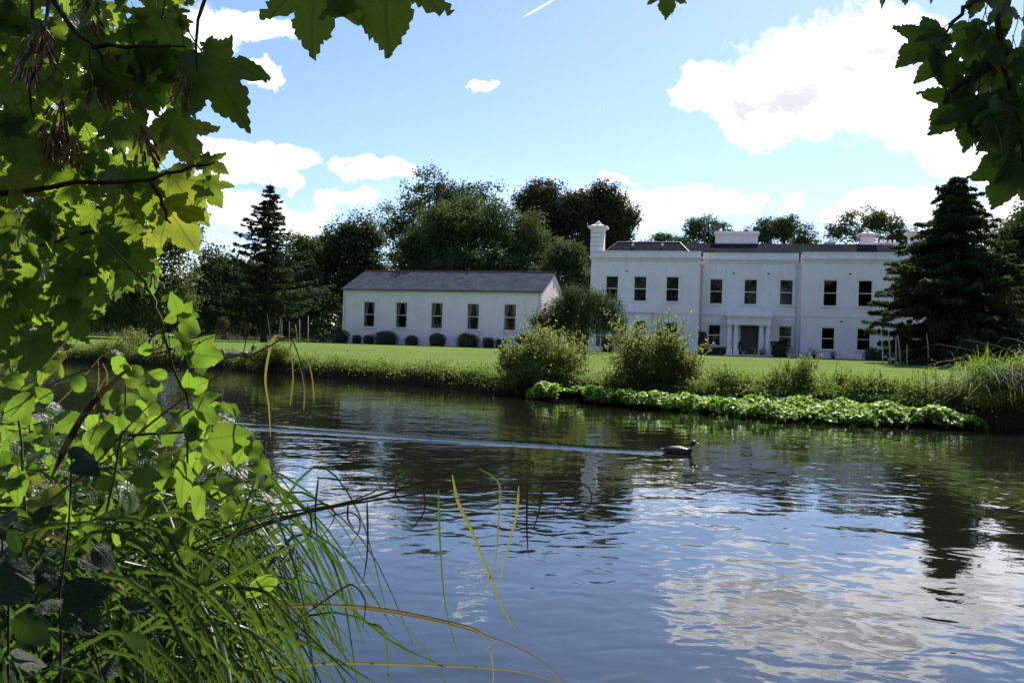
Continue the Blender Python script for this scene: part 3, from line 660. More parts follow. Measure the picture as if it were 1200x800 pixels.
for sg in (0, 1):
    def yy(v): return v if sg == 0 else AD-v
    a0, a1 = (-AL-ov, yy(-.28), AE-.12), (ov, yy(-.28), AE-.12); b0, b1 = (-AL-ov, yy(AD/2), AR), (ov, yy(AD/2), AR)
    up_ = lambda p: (p[0], p[1], p[2]+th)
    qs = [(up_(a0), up_(a1), up_(b1), up_(b0)), (a1, a0, b0, b1), (a0, a1, up_(a1), up_(a0)), (a1, b1, up_(b1), up_(a1)), (b0, a0, up_(a0), up_(b0))]
    for q in qs: k.quad(*(q if sg == 0 else q[::-1]))
rf = uvmesh(k, 'roof', 'slate', ann)
k = MB(); nt = 44; tl = (AL+2*ov)/nt
for i in range(nt):
    xa = -AL-ov+i*tl; zj = random.uniform(-.01, .01); r0 = .15
    k.tube([(xa+.01, AD/2, AR+.06+zj), (xa+tl-.01, AD/2, AR+.06+zj)], (r0), 6)
k.build('ridge_tiles', 'terracotta', rf)
k = MB(); k.tube([(-AL-ov, -.33, AE-.08), (ov, -.33, AE-.10)], .06, 6); k.build('gutter', 'lead', rf)
for x in (-AL+.2, -.2): k = MB(); k.tube([(x, -.3, AE-.15), (x, -.07, AE-.45), (x, -.07, .2)], .04, 6); k.build('downpipe', 'downpipe', ann)
g = MB(); g.box(.01, .03, 4.75, 5.25, 6.2, 6.8); vent = g.build('gable_vent', 'downpipe', ann)
g = MB(); g.lathe([(.11, AR+.15), (.09, AR+.5)], -9, AD/2, 8); g.build('flue', 'terracotta', rf)
AM = Matrix.Translation((AP.x, AP.y, AZ)) @ Matrix.Rotation(-AA, 4, 'Z')
def aloc(x, y, z=0): return AM @ Vector((x, y, z))

# ------------------------------------------------------------------ trees behind
def gz_at(px, D): p = at(px, 400, D); return Vector((p.x, p.y, ground_z(p.x, p.y)))
BT = 'dark trees behind the buildings'
broadleaf('broadleaf_tree', 'spreading green broadleaf tree on the lawn with sunlit right edge and low crown', 'tree', gz_at(157, 68),
          lobes_px(68, [(165, 300, 62, 62), (200, 345, 40, 34), (150, 245, 58, 50), (100, 310, 62, 64), (205, 270, 28, 44), (60, 290, 55, 70), (120, 360, 70, 26)]), 'leaf_lit', .24, 1700, 34, .40, .35, 21, None, 6)
def conifer(name, label, base, H, prof, mat, seed, droop=.12, whorl=.55, nb=7, leaf=.42, lean=.0, clear=.1, dens=1.0, upturn=.25, jit=.4, tipz=-.15, vary=.2):
    rng = np.random.default_rng(seed); root = empty(name, base, 0, label, 'tree')
    P, N, T = [], [], []; br = MB(); h = clear*H
    br.tube([(0, 0, -.1), (0, 0, .3), (lean*.5, 0, H*.5), (lean, 0, H)], [H*.028, H*.02, H*.012, H*.002], 8)
    while h < H*.985:
        tt = h/H; L = float(np.interp(tt, [p[0] for p in prof], [p[1] for p in prof]))
        a0 = rng.uniform(0, 2*PI)
        for b in range(nb):
            a = a0+b*2*PI/nb+rng.normal()*.3; l = L*rng.uniform(.5, 1.1)*(1+.26*math.sin(a+h*.8+seed)*math.sin(h*1.7+a*2)); hh = min(h+rng.normal()*whorl*jit*min(1, 2.2*(1-tt)), H*.985)
            o = np.array([lean*tt, 0, hh]); dr = np.array([math.cos(a), math.sin(a), 0]); sd_ = np.array([-dr[1], dr[0], 0])
            dv = droop*rng.uniform(1-vary, 1+vary); f = lambda u: o+dr*l*u+np.array([0, 0, l*(-dv*2.2*u*(1-.2*u)+upturn*u*u)])
            if l > .8: br.tube([f(0), f(.5), f(.95)], [.05, .03, .01], 4)
            ns = max(4, int(l*7*dens))
            for u in rng.uniform(.12, 1.03, ns):
                c0 = f(u); sw = (1.05-u)*l*.30+.16
                m_ = max(3, int(6*dens)); side = rng.uniform(-1, 1, m_)
                for s_ in side:
                    p = c0+sd_*s_*sw+dr*(-abs(s_)*sw*.1)+np.array([0, 0, rng.normal()*.06-abs(s_)*sw*.22])
                    P.append(p); N.append(np.array([0, 0, 1])+rng.normal(size=3)*.42); T.append(dr*.7+sd_*np.sign(s_)*.6+np.array([0, 0, tipz]))
        h += whorl*rng.uniform(.8, 1.2)*(.55+.45*(1-tt))
    V, Fc = leaf_quads(rng, np.array(P), np.array(N), leaf, .3, .05, np.array(T))
    link('crown', np_mesh('crown', V, Fc, mat), root); br.build('trunk', 'bark', root, True); return root
b0 = gz_at(309, 72); topp = at(317, 213, 72)
conifer('cedar_tree', 'tall dark conifer with sparse pointed spire left of the annexe', b0, topp.z-b0.z,
        [(0, .6), (.1, 3.8), (.18, 4.9), (.35, 4.9), (.5, 3.6), (.62, 2.7), (.72, 2.2), (.82, 1.6), (.92, .7), (1, .1)], 'needle', 5, .05, .60, 6, .42, topp.x-b0.x, .14, 1.15, .16)
b0 = gz_at(1117, 56); topp = at(1119, 203, 56)
conifer('yew_tree', 'broad dark conifer half hiding the right wing of the mansion', b0, topp.z-b0.z,
        [(0, 3.4), (.12, 5.0), (.25, 5.7), (.4, 5.6), (.55, 4.7), (.7, 3.2), (.82, 2.2), (.92, 1.2), (1, .25)], 'needle_yew', 9, .26, .36, 9, .30, topp.x-b0.x, .10, 2.2, .10, 1.6, -.9, .9)
# smaller far trees
broadleaf('broadleaf_tree', 'dark round-topped tree between the pointed conifer and the annexe', 'tree', gz_at(405, 104), lobes_px(104, [(405, 300, 44, 42), (385, 340, 45, 42), (430, 340, 34, 40), (420, 285, 26, 26)]), 'leaf_dark', .36, 1000, 34, .5, .4, 31, None, 7, .28)
broadleaf('broadleaf_tree', 'dark bushy tree just left of the pointed conifer', 'tree', gz_at(262, 98), lobes_px(98, [(262, 325, 28, 42), (255, 350, 40, 36), (285, 345, 30, 44)]), 'leaf_dark', .36, 460, 34, .5, .35, 32, None, 7)
broadleaf('broadleaf_tree', 'dark low tree directly behind the pointed conifer', 'tree', gz_at(335, 100), lobes_px(100, [(345, 330, 42, 48), (325, 350, 50, 38), (362, 300, 22, 26), (300, 345, 40, 40)]), 'leaf_dark', .36, 900, 34, .5, .35, 33, None, 7)
broadleaf('broadleaf_tree', 'tall open-crowned tree with sky gaps, highest over the annexe roof', 'tree', gz_at(500, 118), lobes_px(118, [(500, 236, 40, 34), (545, 238, 38, 28), (470, 262, 26, 36), (520, 275, 60, 48), (480, 300, 45, 50), (575, 222, 16, 12)]), 'leaf_dark', .36, 640, 34, .48, .5, 34, None, 9, .16)
broadleaf('broadleaf_tree', 'massive domed green tree right behind the annexe roof', 'tree', gz_at(560, 101), lobes_px(101, [(555, 290, 78, 58), (615, 300, 34, 48), (500, 320, 50, 42), (570, 258, 42, 32), (530, 335, 80, 32), (605, 335, 50, 32), (480, 335, 50, 30), (560, 330, 90, 40)]), 'leaf_mid', .32, 2900, 36, .46, .6, 35, None, 8, .3)
broadleaf('broadleaf_tree', 'dark brownish spreading tree left of the big chimney', 'tree', gz_at(690, 122), lobes_px(122, [(648, 240, 40, 28), (690, 250, 44, 38), (725, 268, 24, 34), (660, 285, 55, 48), (710, 295, 36, 40), (640, 270, 30, 30)]), 'leaf_copper', .38, 1700, 36, .5, .5, 36, None, 8, .3)
broadleaf('broadleaf_tree', 'smaller green tree filling the gap between annexe and mansion', 'tree', gz_at(660, 94), lobes_px(94, [(662, 312, 26, 34), (680, 335, 22, 30), (645, 330, 22, 28)]), 'leaf_mid', .28, 420, 32, .38, .25, 37, None, 6)
broadleaf('broadleaf_tree', 'round tree top above the mansion roof left of the long chimney stack', 'tree', gz_at(826, 128), lobes_px(128, [(828, 270, 27, 19), (818, 285, 28, 16), (845, 290, 22, 16)]), 'leaf_dark', .34, 300, 30, .42, .3, 38, None, 7, .16)
broadleaf('broadleaf_tree', 'small tree top peeping over the roof beside the clustered chimney pots', 'tree', gz_at(781, 132), lobes_px(132, [(781, 284, 16, 12), (795, 296, 18, 14)]), 'leaf_dark', .34, 130, 30, .4, .25, 39, None, 6)
broadleaf('broadleaf_tree', 'wide flat-topped tree above the mansion roof right of the long chimney stack', 'tree', gz_at(914, 126), lobes_px(126, [(905, 270, 28, 16), (930, 273, 26, 18), (890, 282, 20, 14), (945, 290, 20, 16)]), 'leaf_dark', .34, 330, 30, .42, .3, 40, None, 7, .16)
broadleaf('broadleaf_tree', 'open-crowned tree behind the right wing beside the urn-topped chimney', 'tree', gz_at(1012, 120), lobes_px(120, [(1012, 254, 22, 16), (995, 272, 26, 14), (1035, 268, 26, 18), (1060, 285, 26, 16)]), 'leaf_dark', .32, 330, 30, .40, .3, 41, None, 8, .16)
broadleaf('broadleaf_tree', 'dark drooping tree beyond the broad conifer to its right', 'tree', gz_at(1190, 64), lobes_px(64, [(1190, 310, 42, 62), (1180, 365, 52, 48), (1225, 330, 50, 80), (1160, 390, 40, 24), (1210, 270, 30, 34)]), 'leaf_dark', .26, 1000, 34, .40, .35, 42, None, 7)
broadleaf('hedge_tree', 'dark overgrown hedge closing the lawn beside the annexe', 'hedge', gz_at(380, 94), lobes_px(94, [(375, 365, 40, 28), (330, 368, 40, 26), (285, 366, 40, 28), (240, 364, 50, 30), (180, 362, 50, 30), (120, 362, 60, 30), (50, 360, 70, 34), (-20, 350, 70, 44)]), 'leaf_dark', .3, 1100, 30, .5, .2, 43, None, 5)
broadleaf('broadleaf_tree', 'dark woodland tree showing behind the overhanging sycamore leaves', 'tree', gz_at(30, 110), lobes_px(110, [(40, 290, 70, 60), (-20, 280, 60, 80), (90, 300, 50, 50)]), 'leaf_dark', .4, 600, 30, .55, .4, 44, None, 6)
# weeping tree before the left end of the mansion
rng = np.random.default_rng(50)
wb = gz_at(683, 64)
wt = broadleaf('weeping_tree', 'small dark weeping tree on the lawn before the mansion left end', 'tree', wb, lobes_px(64, [(676, 350, 24, 16), (656, 366, 26, 18), (700, 362, 28, 18), (640, 380, 18, 12), (724, 376, 14, 14), (690, 378, 34, 14), (655, 384, 24, 10)]), 'leaf_dark', .16, 620, 34, .22, .14, 51, None, 6, .22, 1.5, 12, .5)

# the far wood that closes the horizon
rng = np.random.default_rng(55); nw = 5600; ax_ = rng.uniform(-1, 1, nw); xw = ax_*170+rng.normal(size=nw)*2; yw = 150+rng.uniform(-9, 9, nw)-18*np.abs(ax_); hw_ = 7.5+2.2*np.sin(xw*.11)+1.6*np.sin(xw*.37+1); zw = np.where(np.arange(nw) < 1800, rng.uniform(.1, 2.4, nw)+.6, rng.uniform(0, 1, nw)**1.3*hw_+.3)
P = np.repeat(np.stack([xw, yw, zw], 1), 12, axis=0)+rng.normal(size=(nw*12, 3))*np.array([.9, .9, .7]); V, Fc = leaf_quads(rng, P, rng.normal(size=P.shape)+np.array([0, -.6, .4]), 1.15, .7)
tag(link('far_wood', np_mesh('far_wood', V, Fc, 'leaf_dark')), 'dark belt of distant woodland closing the view behind the buildings', kind='stuff')

rng = np.random.default_rng(56); nw = 3200; xw = rng.uniform(-150, 70, nw); yw = -16+rng.uniform(-5, 5, nw)-np.abs(xw)*.15; zw = rng.uniform(0, 1, nw)*(19+2.5*np.sin(xw*.25)+2*np.sin(xw*.6))+.3  # unseen trees, added to keep bright sky out of panes and off the facade
P = np.repeat(np.stack([xw, yw, zw], 1), 14, axis=0)+rng.normal(size=(nw*14, 3))*np.array([.8, .8, .6]); V, Fc = leaf_quads(rng, P, rng.normal(size=P.shape)+np.array([0, .6, .4]), .8, .7)
tag(link('unseen_wood', np_mesh('unseen_wood', V, Fc, 'leaf_mid')), 'unseen leafy wood added on the near bank behind the viewpoint', kind='stuff')

# clipped shrubs before the annexe
def clipped(name, label, cat, base, rx, ry, h, seed, leaf=.07, n=2600, mat='box_leaf', sq=2.6, group=None, wild=.0):
    rng = np.random.default_rng(seed); root = empty(name, base, 0, label, cat, group)
    d = unit(rng.normal(size=(n, 3))); d[:, 2] = np.where(d[:, 2] < -.6, -d[:, 2], d[:, 2])
    r = 1/np.power(np.sum(np.abs(d)**sq, axis=1), 1/sq); r = r*(1-np.abs(rng.normal(size=n))*.06+rng.normal(size=n)*wild)
    r *= 1+.05*np.sin(d[:, 0]*5+seed)+.04*np.sin(d[:, 1]*7+d[:, 2]*6)
    P = d*r[:, None]*np.array([rx, ry, h*.55]); P[:, 2] += h*.5
    low = d[:, 2] < .05; ang_ = np.arctan2(d[:, 1], d[:, 0]); rr_ = (1-np.abs(rng.normal(size=n))*.05+rng.normal(size=n)*wild); zz_ = rng.uniform(0, .56, n)
    shp = (.86+.14*np.sin(np.minimum(zz_*2, 1)*1.57))*rr_
    P[low] = np.stack([np.cos(ang_)*rx*shp, np.sin(ang_)*ry*shp, zz_*h], 1)[low]; P[:, 2] = np.maximum(P[:, 2], .01)
    V, Fc = leaf_quads(rng, P, d+rng.normal(size=d.shape)*.6, leaf, .6)
    link('foliage', np_mesh('foliage', V, Fc, mat), root)
    core = MB(); core.lathe([(rx*.75, 0), (rx*.8, h*.2), (rx*.86, h*.5), (rx*.6, h*.82), (rx*.1, h*.93)], n=10); link('core', core.mesh('core', mat, True), root).scale = (1, ry/rx, 1)
    for i in range(3): pass
    return root
shr = [(398, 6.5, 10, 'big clipped evergreen dome at the far left end of the annexe'), (418, 5.5, 9, 'small clipped box ball, first right of the big dome'), (432, 6.5, 9.5, 'clipped box ball next to the loose shrub below the first gap'),
       (452, 14, 14, 'loose wide evergreen shrub between first and second annexe windows'), (482.5, 8, 10, 'pointed loose shrub between second and third annexe windows'), (512.5, 10, 13.5, 'large clipped box ball under the third annexe window'),
       (548, 13, 14, 'broad rough shrub under the gap before the fourth annexe window'), (572.5, 7, 11, 'clipped box ball right of the fourth annexe window'), (587, 6.5, 10, 'twin clipped box ball before the fifth annexe window'), (614, 10, 16, 'large clipped ball at the right corner of the annexe')]
for i, (px, hw, hh, lab) in enumerate(shr):
    u = (px-402)/(633-402); loc = aloc(-AL*(1-u)-.3, -1.5); D = loc.y; p = at(px, 400, D); p.z = ground_z(p.x, p.y)
    loose = hw > 10.5 or i == 4
    if i == 0: hw, hh = 11, 14
    clipped('box_shrub', lab, 'shrub', p, hw*D/FPX, hw*D/FPX*.9, hh*D/FPX*1.05, 60+i, .09 if loose else .07, 3200 if hw > 9 else 2000, 'box_leaf', 2.0 if loose else 2.8, 'shrubs along the annexe', .12 if loose else .02)
# shrubs at the mansion
clipped('box_shrub', 'upright dark shrub in the corner left of the porch', 'shrub', hloc(10.35, .55), .45, .4, 2.0, 80, .09, 1800, 'box_leaf', 3, None, .03)
clipped('box_shrub', 'squat dark shrub right of the porch columns', 'shrub', hloc(17.05, .3), .95, .6, 1.35, 81, .09, 2400, 'box_leaf', 3, None, .05)
clipped('box_shrub', 'low ragged shrub running left from the porch', 'shrub', hloc(12.0, .3), 1.3, .5, .65, 82, .1, 1800, 'box_leaf', 2.2, None, .15)
clipped('box_shrub', 'pointed dark shrub inside the porch beside the door', 'shrub', hloc(13.75, .75, .15), .25, .22, 1.1, 83, .07, 800, 'box_leaf', 2, None, .06)
clipped('box_shrub', 'dark bush against the French windows of the bay', 'shrub', hloc(1.95, -1.85), .45, .4, 1.25, 84, .09, 1300, 'box_leaf', 2, None, .15)
clipped('box_shrub', 'spiky dark bush in front of the parked car', 'shrub', hloc(24.3, -3.2), .6, .5, .95, 85, .13, 1100, 'box_leaf', 2, None, .25)

# garden furniture
def garden_chair(loc, rz, label):
    r = empty('garden_chair', loc, rz, label, 'chair', 'garden chairs by the porch')
    k = MB()
    for i in range(5): k.box(-.22, .22, -.2+i*.085, -.2+i*.085+.06, .44, .46)
    k.build('seat', 'garden_paint', r)
    k = MB()
    for i in range(5): k.box(-.2+i*.088, -.2+i*.088+.05, .225, .245, .48, .92)
    k.box(-.22, .22, .222, .25, .92, .97); k.build('backrest', 'garden_paint', r)
    for sx_ in (-.22, .22):
        k = MB(); k.tube([(sx_, -.24, 0), (sx_, .24, .5)], .022, 5); k.build('leg', 'garden_paint', r)
        k = MB(); k.tube([(sx_*.92, .26, 0), (sx_*.92, -.2, .45)], .022, 5); k.build('leg', 'garden_paint', r)
    return r
garden_chair(hloc(13.95, -1.7), RAD(70), 'pale folding chair left of the round table before the porch door')
garden_chair(hloc(16.0, -1.75), RAD(-75), 'pale folding chair right of the round table before the porch')
garden_chair(hloc(18.35, -1.2), RAD(75), 'pale folding chair right of the squat dark shrub')
garden_chair(hloc(19.45, -1.25), RAD(-60), 'pale folding chair at the corner of the right wing')
def garden_table(loc, label, rr=.42, h=.72):
    r = empty('garden_table', loc, 0, label, 'table')
    k = MB(); k.lathe([(rr, h), (rr, h+.03)], n=18); k.build('table_top', 'garden_paint', r)
    for a in (0.5, 2.1, 3.6, 5.2):
        k = MB(); k.tube([(math.cos(a)*.3, math.sin(a)*.3, 0), (-math.cos(a)*.15, -math.sin(a)*.15, h)], .02, 5); k.build('leg', 'garden_paint', r)
garden_table(hloc(14.95, -1.75), 'small round pale garden table before the porch')
garden_table(hloc(18.9, -1.25), 'small low pale table between two chairs by the wing', .3, .55)
def planter(loc, label, s=1):
    r = empty('planter', loc, 0, label, 'planter'); k = MB(); k.lathe([(.13*s, 0), (.2*s, .3*s), (.23*s, .33*s), (.2*s, .34*s)], n=12); k.build('pot', 'pot_glaze', r, True)
    rng = np.random.default_rng(int(loc.x*100)); P = rng.normal(size=(260, 3))*np.array([.17, .17, .14])*s+np.array([0, 0, .52*s]); V, Fc = leaf_quads(rng, P, rng.normal(size=P.shape)+np.array([0, 0, 1]), .08, .6)
    link('plant', np_mesh('plant', V, Fc, 'bank_leaf'), r)
planter(hloc(19.95, -.6), 'dark pot with a thin plant under the right wing corner')
planter(hloc(21.6, -.6), 'low dark pot with sparse plant beneath the right wing window', .8)
planter(hloc(15.6, -.95), 'dark pot beside the right porch columns')
# parked car partly behind the conifer
car = empty('parked_car', hloc(26.6, -2.4), RAD(-12.4), 'dark parked car before the right wing, half hidden by conifer', 'car')
prof = [(-2.0, .3), (-2.05, .62), (-1.95, .85), (-1.2, .95), (-.7, 1.38), (.75, 1.42), (1.45, .98), (2.0, .86), (2.08, .5), (2.0, .3)]
k = MB(); n = len(prof)
for j, y in enumerate((-.82, .82)): k.v += [(x, y*(.86 if z > 1 else 1), z) for (x, z) in prof]
for i in range(n): i2 = (i+1) % n; k.f.append((i, i2, n+i2, n+i))
k.f.append(tuple(reversed(range(n)))); k.f.append(tuple(range(n, 2*n))); k.build('body', 'car_paint', car)
for (xa, xb, xc, xd) in ((-1.05, -.1, -.1, -.62), (-.02, 1.25, .72, -.02)):
    g = MB(); g.quad((xa, -.80, .97), (xb, -.80, .97), (xc, -.74, 1.33), (xd, -.74, 1.33)); g.build('window', 'door_paint', car)
g = MB(); g.box(-2.0, 2.0, -.835, -.822, .55, .6); g.build('trim_strip', 'chrome', car)
wm = MB(); wm.lathe([(.2, -.1), (.31, -.09), (.32, 0), (.31, .09), (.2, .1)], n=18); wme = wm.mesh('wheel', 'tyre', True)
rm = MB(); rm.lathe([(.19, -.11), (.05, -.13)], n=12); rme = rm.mesh('rim', 'chrome', True)
for x in (-1.3, 1.3):
    for y, s_ in ((-.76, 1), (.76, -1)):
        wo_ = link('wheel', wme, car, (x, y, .32)); wo_.rotation_euler = (-PI/2*s_, 0, 0); link('rim', rme, wo_)
for y in (-.6, .6): g = MB(); g.box(-2.07, -1.99, y-.15, y+.15, .62, .76); g.build('headlight', 'chrome', car)

# pale stakes under the conifers
def stake(px, y0, y1, D, lab, grp, lean=0):
    b = at(px, y1, D); b.z = ground_z(b.x, b.y); tp = at(px+lean, y0, D); h = tp.z-b.z
    k = MB(); k.tube([(0, 0, -.1), ((tp.x-b.x)*.5+.02, .02, h*.5), (tp.x-b.x, 0, h)], [.05, .045, .03], 6)
    o = k.build('pale_stake', 'bark_pale', None, True, b); tag(o, lab, 'stake', grp)
LS = 'slender pale bare stake standing under the pointed conifer'; RS = 'slender pale bare stake standing under the broad dark conifer'
for (px, a, ln) in ((326, 372, 3), (330, 374, 0), (339, 376, 0), (349, 380, -3), (351, 374, 0), (361, 370, 0), (318, 368, -5)): stake(px, a, 392, 70, LS, 'pale stakes under the pointed conifer', ln)
for (px, a, ln) in ((1035, 388, -2), (1044, 386, -3), (1050, 394, 0), (1056, 392, -4), (1063, 404, 0), (1090, 390, -4), (1088, 405, 0)): stake(px, a, 422, 54, RS, 'pale stakes under the broad conifer', ln)

# ------------------------------------------------------------------ planting along the far bank
def blades(rng, B, H, lean, width, nseg=4, curl=.6, ldir=None):
    """grass blades: B roots (n,3), H heights -> tapered bent strips"""
    n = len(B); a = rng.uniform(0, 2*PI, n); d = np.stack([np.cos(a), np.sin(a), np.zeros(n)], 1)
    if ldir is not None: d = unit(d*.8+np.array(ldir))
    sdv = np.stack([-d[:, 1], d[:, 0], np.zeros(n)], 1); a2 = rng.uniform(0, PI, n)[:, None]; sdv = sdv*np.cos(a2)+d*np.sin(a2)*.5
    ln = (lean*rng.uniform(.3, 1.3, n))[:, None]; H = H[:, None]; rows = []
    for j in range(nseg+1):
        u = j/nseg; c = B+np.array([0, 0, 1])*H*(u-curl*ln*u*u*.8)+d*H*ln*(u**2)*1.1
        wv = sdv*width*(1-u)**.7*.5 if j < nseg else sdv*0.0008
        rows.append(c-wv); rows.append(c+wv)
    V = np.stack(rows, 1).reshape(-1, 3); k = 2*(nseg+1)
    base = (np.arange(n)*k)[:, None]; Fc = np.concatenate([base+np.array([[2*j, 2*j+1, 2*j+3, 2*j+2]]) for j in range(nseg)], 0)
    return V, Fc
def bush(name, label, base, lobes, mat, seed, leaf=.075, nclump=420, per=24, rc=.11, twigs=40, cat='bush', group=None, shoots=30, shoot_h=.5, ratio=.5):
    rng = np.random.default_rng(seed); base = Vector(base); root = empty(name, base, 0, label, cat, group)
    lb = [(x-base.x, y-base.y, z-base.z, a, b, c) for (x, y, z, a, b, c) in lobes]
    P, N, cen = crown(rng, sub_lobes(rng, lb, 5), nclump, per, rc, .3, 1.0)
    # upright leafy shoots that break the outline
    L = np.array(lb); st = MB()
    for i in range(shoots):
        l = L[rng.integers(len(L))]; d = rng.normal(size=3); d[2] = abs(d[2])+.4; d /= np.linalg.norm(d)
        s0 = l[:3]+d*l[3:6]*.8; e = s0+(d*.6+np.array([0, 0, .6])+rng.normal(size=3)*.25)*shoot_h*rng.uniform(.4, 1.2)
        u = rng.uniform(0, 1, 26)[:, None]; q = s0+(e-s0)*u+rng.normal(size=(26, 3))*.035; P = np.vstack([P, q]); N = np.vstack([N, rng.normal(size=(26, 3))+np.array([0, 0, .6])])
        st.tube([s0, e], [.008, .003], 3)
    for i in rng.choice(len(cen), min(twigs, len(cen)), replace=False):
        e = cen[i]; s0 = np.array([rng.normal()*.12, rng.normal()*.12, 0]); st.tube([s0, (s0+e)*.5+np.array([0, 0, .12]), e], [.02, .012, .004], 4)
    keep = P[:, 2] > -.3; V, Fc = leaf_quads(rng, P[keep], N[keep], leaf, ratio)
    link('foliage', np_mesh('foliage', V, Fc, mat), root); st.build('stems', 'twig', root)
    return root
def bankp(px, off):       # point on the bank at a picture column, off metres back from the edge
    k = ray(px, 410); t_ = 10
    for _ in range(60): t_ += .5*((yb(k.x*t_)+off)-t_)
    return Vector((k.x*t_, t_, 0))
p = bankp(638, .6); p.z = .4; D = p.y
bush('bank_bush', 'rounded pale-green bush on the bank in front of the weeping tree', p, lobes_px(D, [(640, 415, 38, 24), (612, 425, 26, 24), (668, 428, 26, 22), (640, 440, 46, 20), (600, 442, 22, 14)]), 'bush_leaf', 101, .085, 640, 26, .12, shoots=80, shoot_h=.6)
p = bankp(762, .6); p.z = .4; D = p.y
bush('bank_bush', 'twin ragged bush with brown patch in front of the mansion left wing', p, lobes_px(D, [(765, 420, 40, 24), (735, 408, 16, 18), (785, 412, 22, 22), (810, 432, 22, 16), (740, 436, 36, 20), (785, 440, 40, 14)]), 'bush_leaf', 102, .085, 680, 26, .12, shoots=90, shoot_h=.65)
p = bankp(932, .7); p.z = .4; D = p.y
bush('bank_bush', 'low leafy green clump above the water plants before the porch', p, lobes_px(D, [(930, 444, 26, 14), (945, 440, 14, 16), (905, 450, 18, 10)]), 'bank_leaf', 103, .06, 200, 22, .09, 20, shoots=30, shoot_h=.35)
p = bankp(1005, .7); p.z = .4; D = p.y
bush('bank_bush', 'small spreading weed clump left of the grass tussock', p, lobes_px(D, [(1005, 452, 28, 9), (975, 452, 14, 8), (1040, 455, 22, 11)]), 'bank_leaf', 104, .06, 170, 22, .09, 20, shoots=26, shoot_h=.3)
p = bankp(860, .7); p.z = .4; D = p.y
bush('bank_bush', 'sparse low weeds beside the ragged bush above the cress', p, lobes_px(D, [(862, 448, 22, 9), (840, 446, 14, 9), (880, 452, 12, 7)]), 'bank_leaf', 105, .06, 130, 22, .09, 16, shoots=26, shoot_h=.3)
p = bankp(1115, .5); p.z = .4; D = p.y
bush('bank_bush', 'dense dark weed clump between grass tussock and overhanging sedge', p, lobes_px(D, [(1115, 458, 40, 20), (1080, 462, 24, 14), (1140, 452, 26, 20)]), 'bank_leaf', 106, .06, 300, 24, .09, 20, shoots=26, shoot_h=.3)
p = bankp(328, .3); p.z = .4; D = p.y
bush('bank_bush', 'rounded weed clump on the bank right of the resting geese', p, lobes_px(D, [(322, 415, 18, 11), (335, 412, 8, 8), (305, 421, 12, 8)]), 'bank_leaf', 107, .08, 170, 22, .12, 16, shoots=22, shoot_h=.4)
p = bankp(155, .8); p.z = .5; D = p.y
bush('bank_bush', 'pale weed bush at the lawn edge behind the bramble cane', p, lobes_px(D, [(155, 400, 18, 10), (130, 406, 16, 9), (180, 408, 14, 8)]), 'bush_leaf', 108, .08, 170, 22, .12, 16, shoots=22, shoot_h=.4)
def stuff_blades(name, label, mat, n, x0, x1, o0, o1, h0, h1, wd_, seed, zf, lean=.6):
    rng = np.random.default_rng(seed); xx = rng.uniform(x0, x1, n); oo = rng.uniform(o0, o1, n)
    B = np.array([(x, yb(x)+o, zf(x, o)) for x, o in zip(xx, oo)]); Hh = rng.uniform(h0, h1, n)*(0.6+.6*np.abs(np.sin(xx*1.7)+.4*np.sin(xx*4.1)))
    V, Fc = blades(rng, B, Hh, lean, wd_); return tag(link(name, np_mesh(name, V, Fc, mat)), label, kind='stuff')
def zbank(x, o): return float(np.interp(o, [0, .08, .2, .45, .9, 2], [0, .2, .4, .54, .62, .68]))
stuff_blades('bank_grass', 'long unmown grass fringing the far river bank', 'grass_blade', 15000, -30, 16, .05, 1.3, .06, .18, .018, 120, zbank)
stuff_blades('dry_grass', 'straw-coloured dead stalks among the bank grass', 'dry_blade', 420, -30, 16, .1, 1.1, .15, .38, .010, 121, zbank, .3)
# leafy weeds along the whole edge
rng = np.random.default_rng(122); n = 1500; xx = rng.uniform(-30, 14, n); oo = np.abs(rng.normal(size=n))*.35+.02
hh = (.10+.20*np.abs(np.sin(xx*.9+.5)+.5*np.sin(xx*2.7)))*np.where(xx > 2.5, .55, 1); cen = np.array([(x, yb(x)+o, zbank(x, o)+rng.uniform(0, h_)) for x, o, h_ in zip(xx, oo, hh)])
P = np.repeat(cen, 26, axis=0)+rng.normal(size=(n*26, 3))*np.array([.14, .14, .10]); N = rng.normal(size=P.shape)*.7+np.array([0, -.3, .8])
V, Fc = leaf_quads(rng, P, N, .075, .55); tag(link('bank_weeds', np_mesh('bank_weeds', V, Fc, 'bank_leaf')), 'low mixed leafy weeds covering the edge of the far bank', kind='stuff')
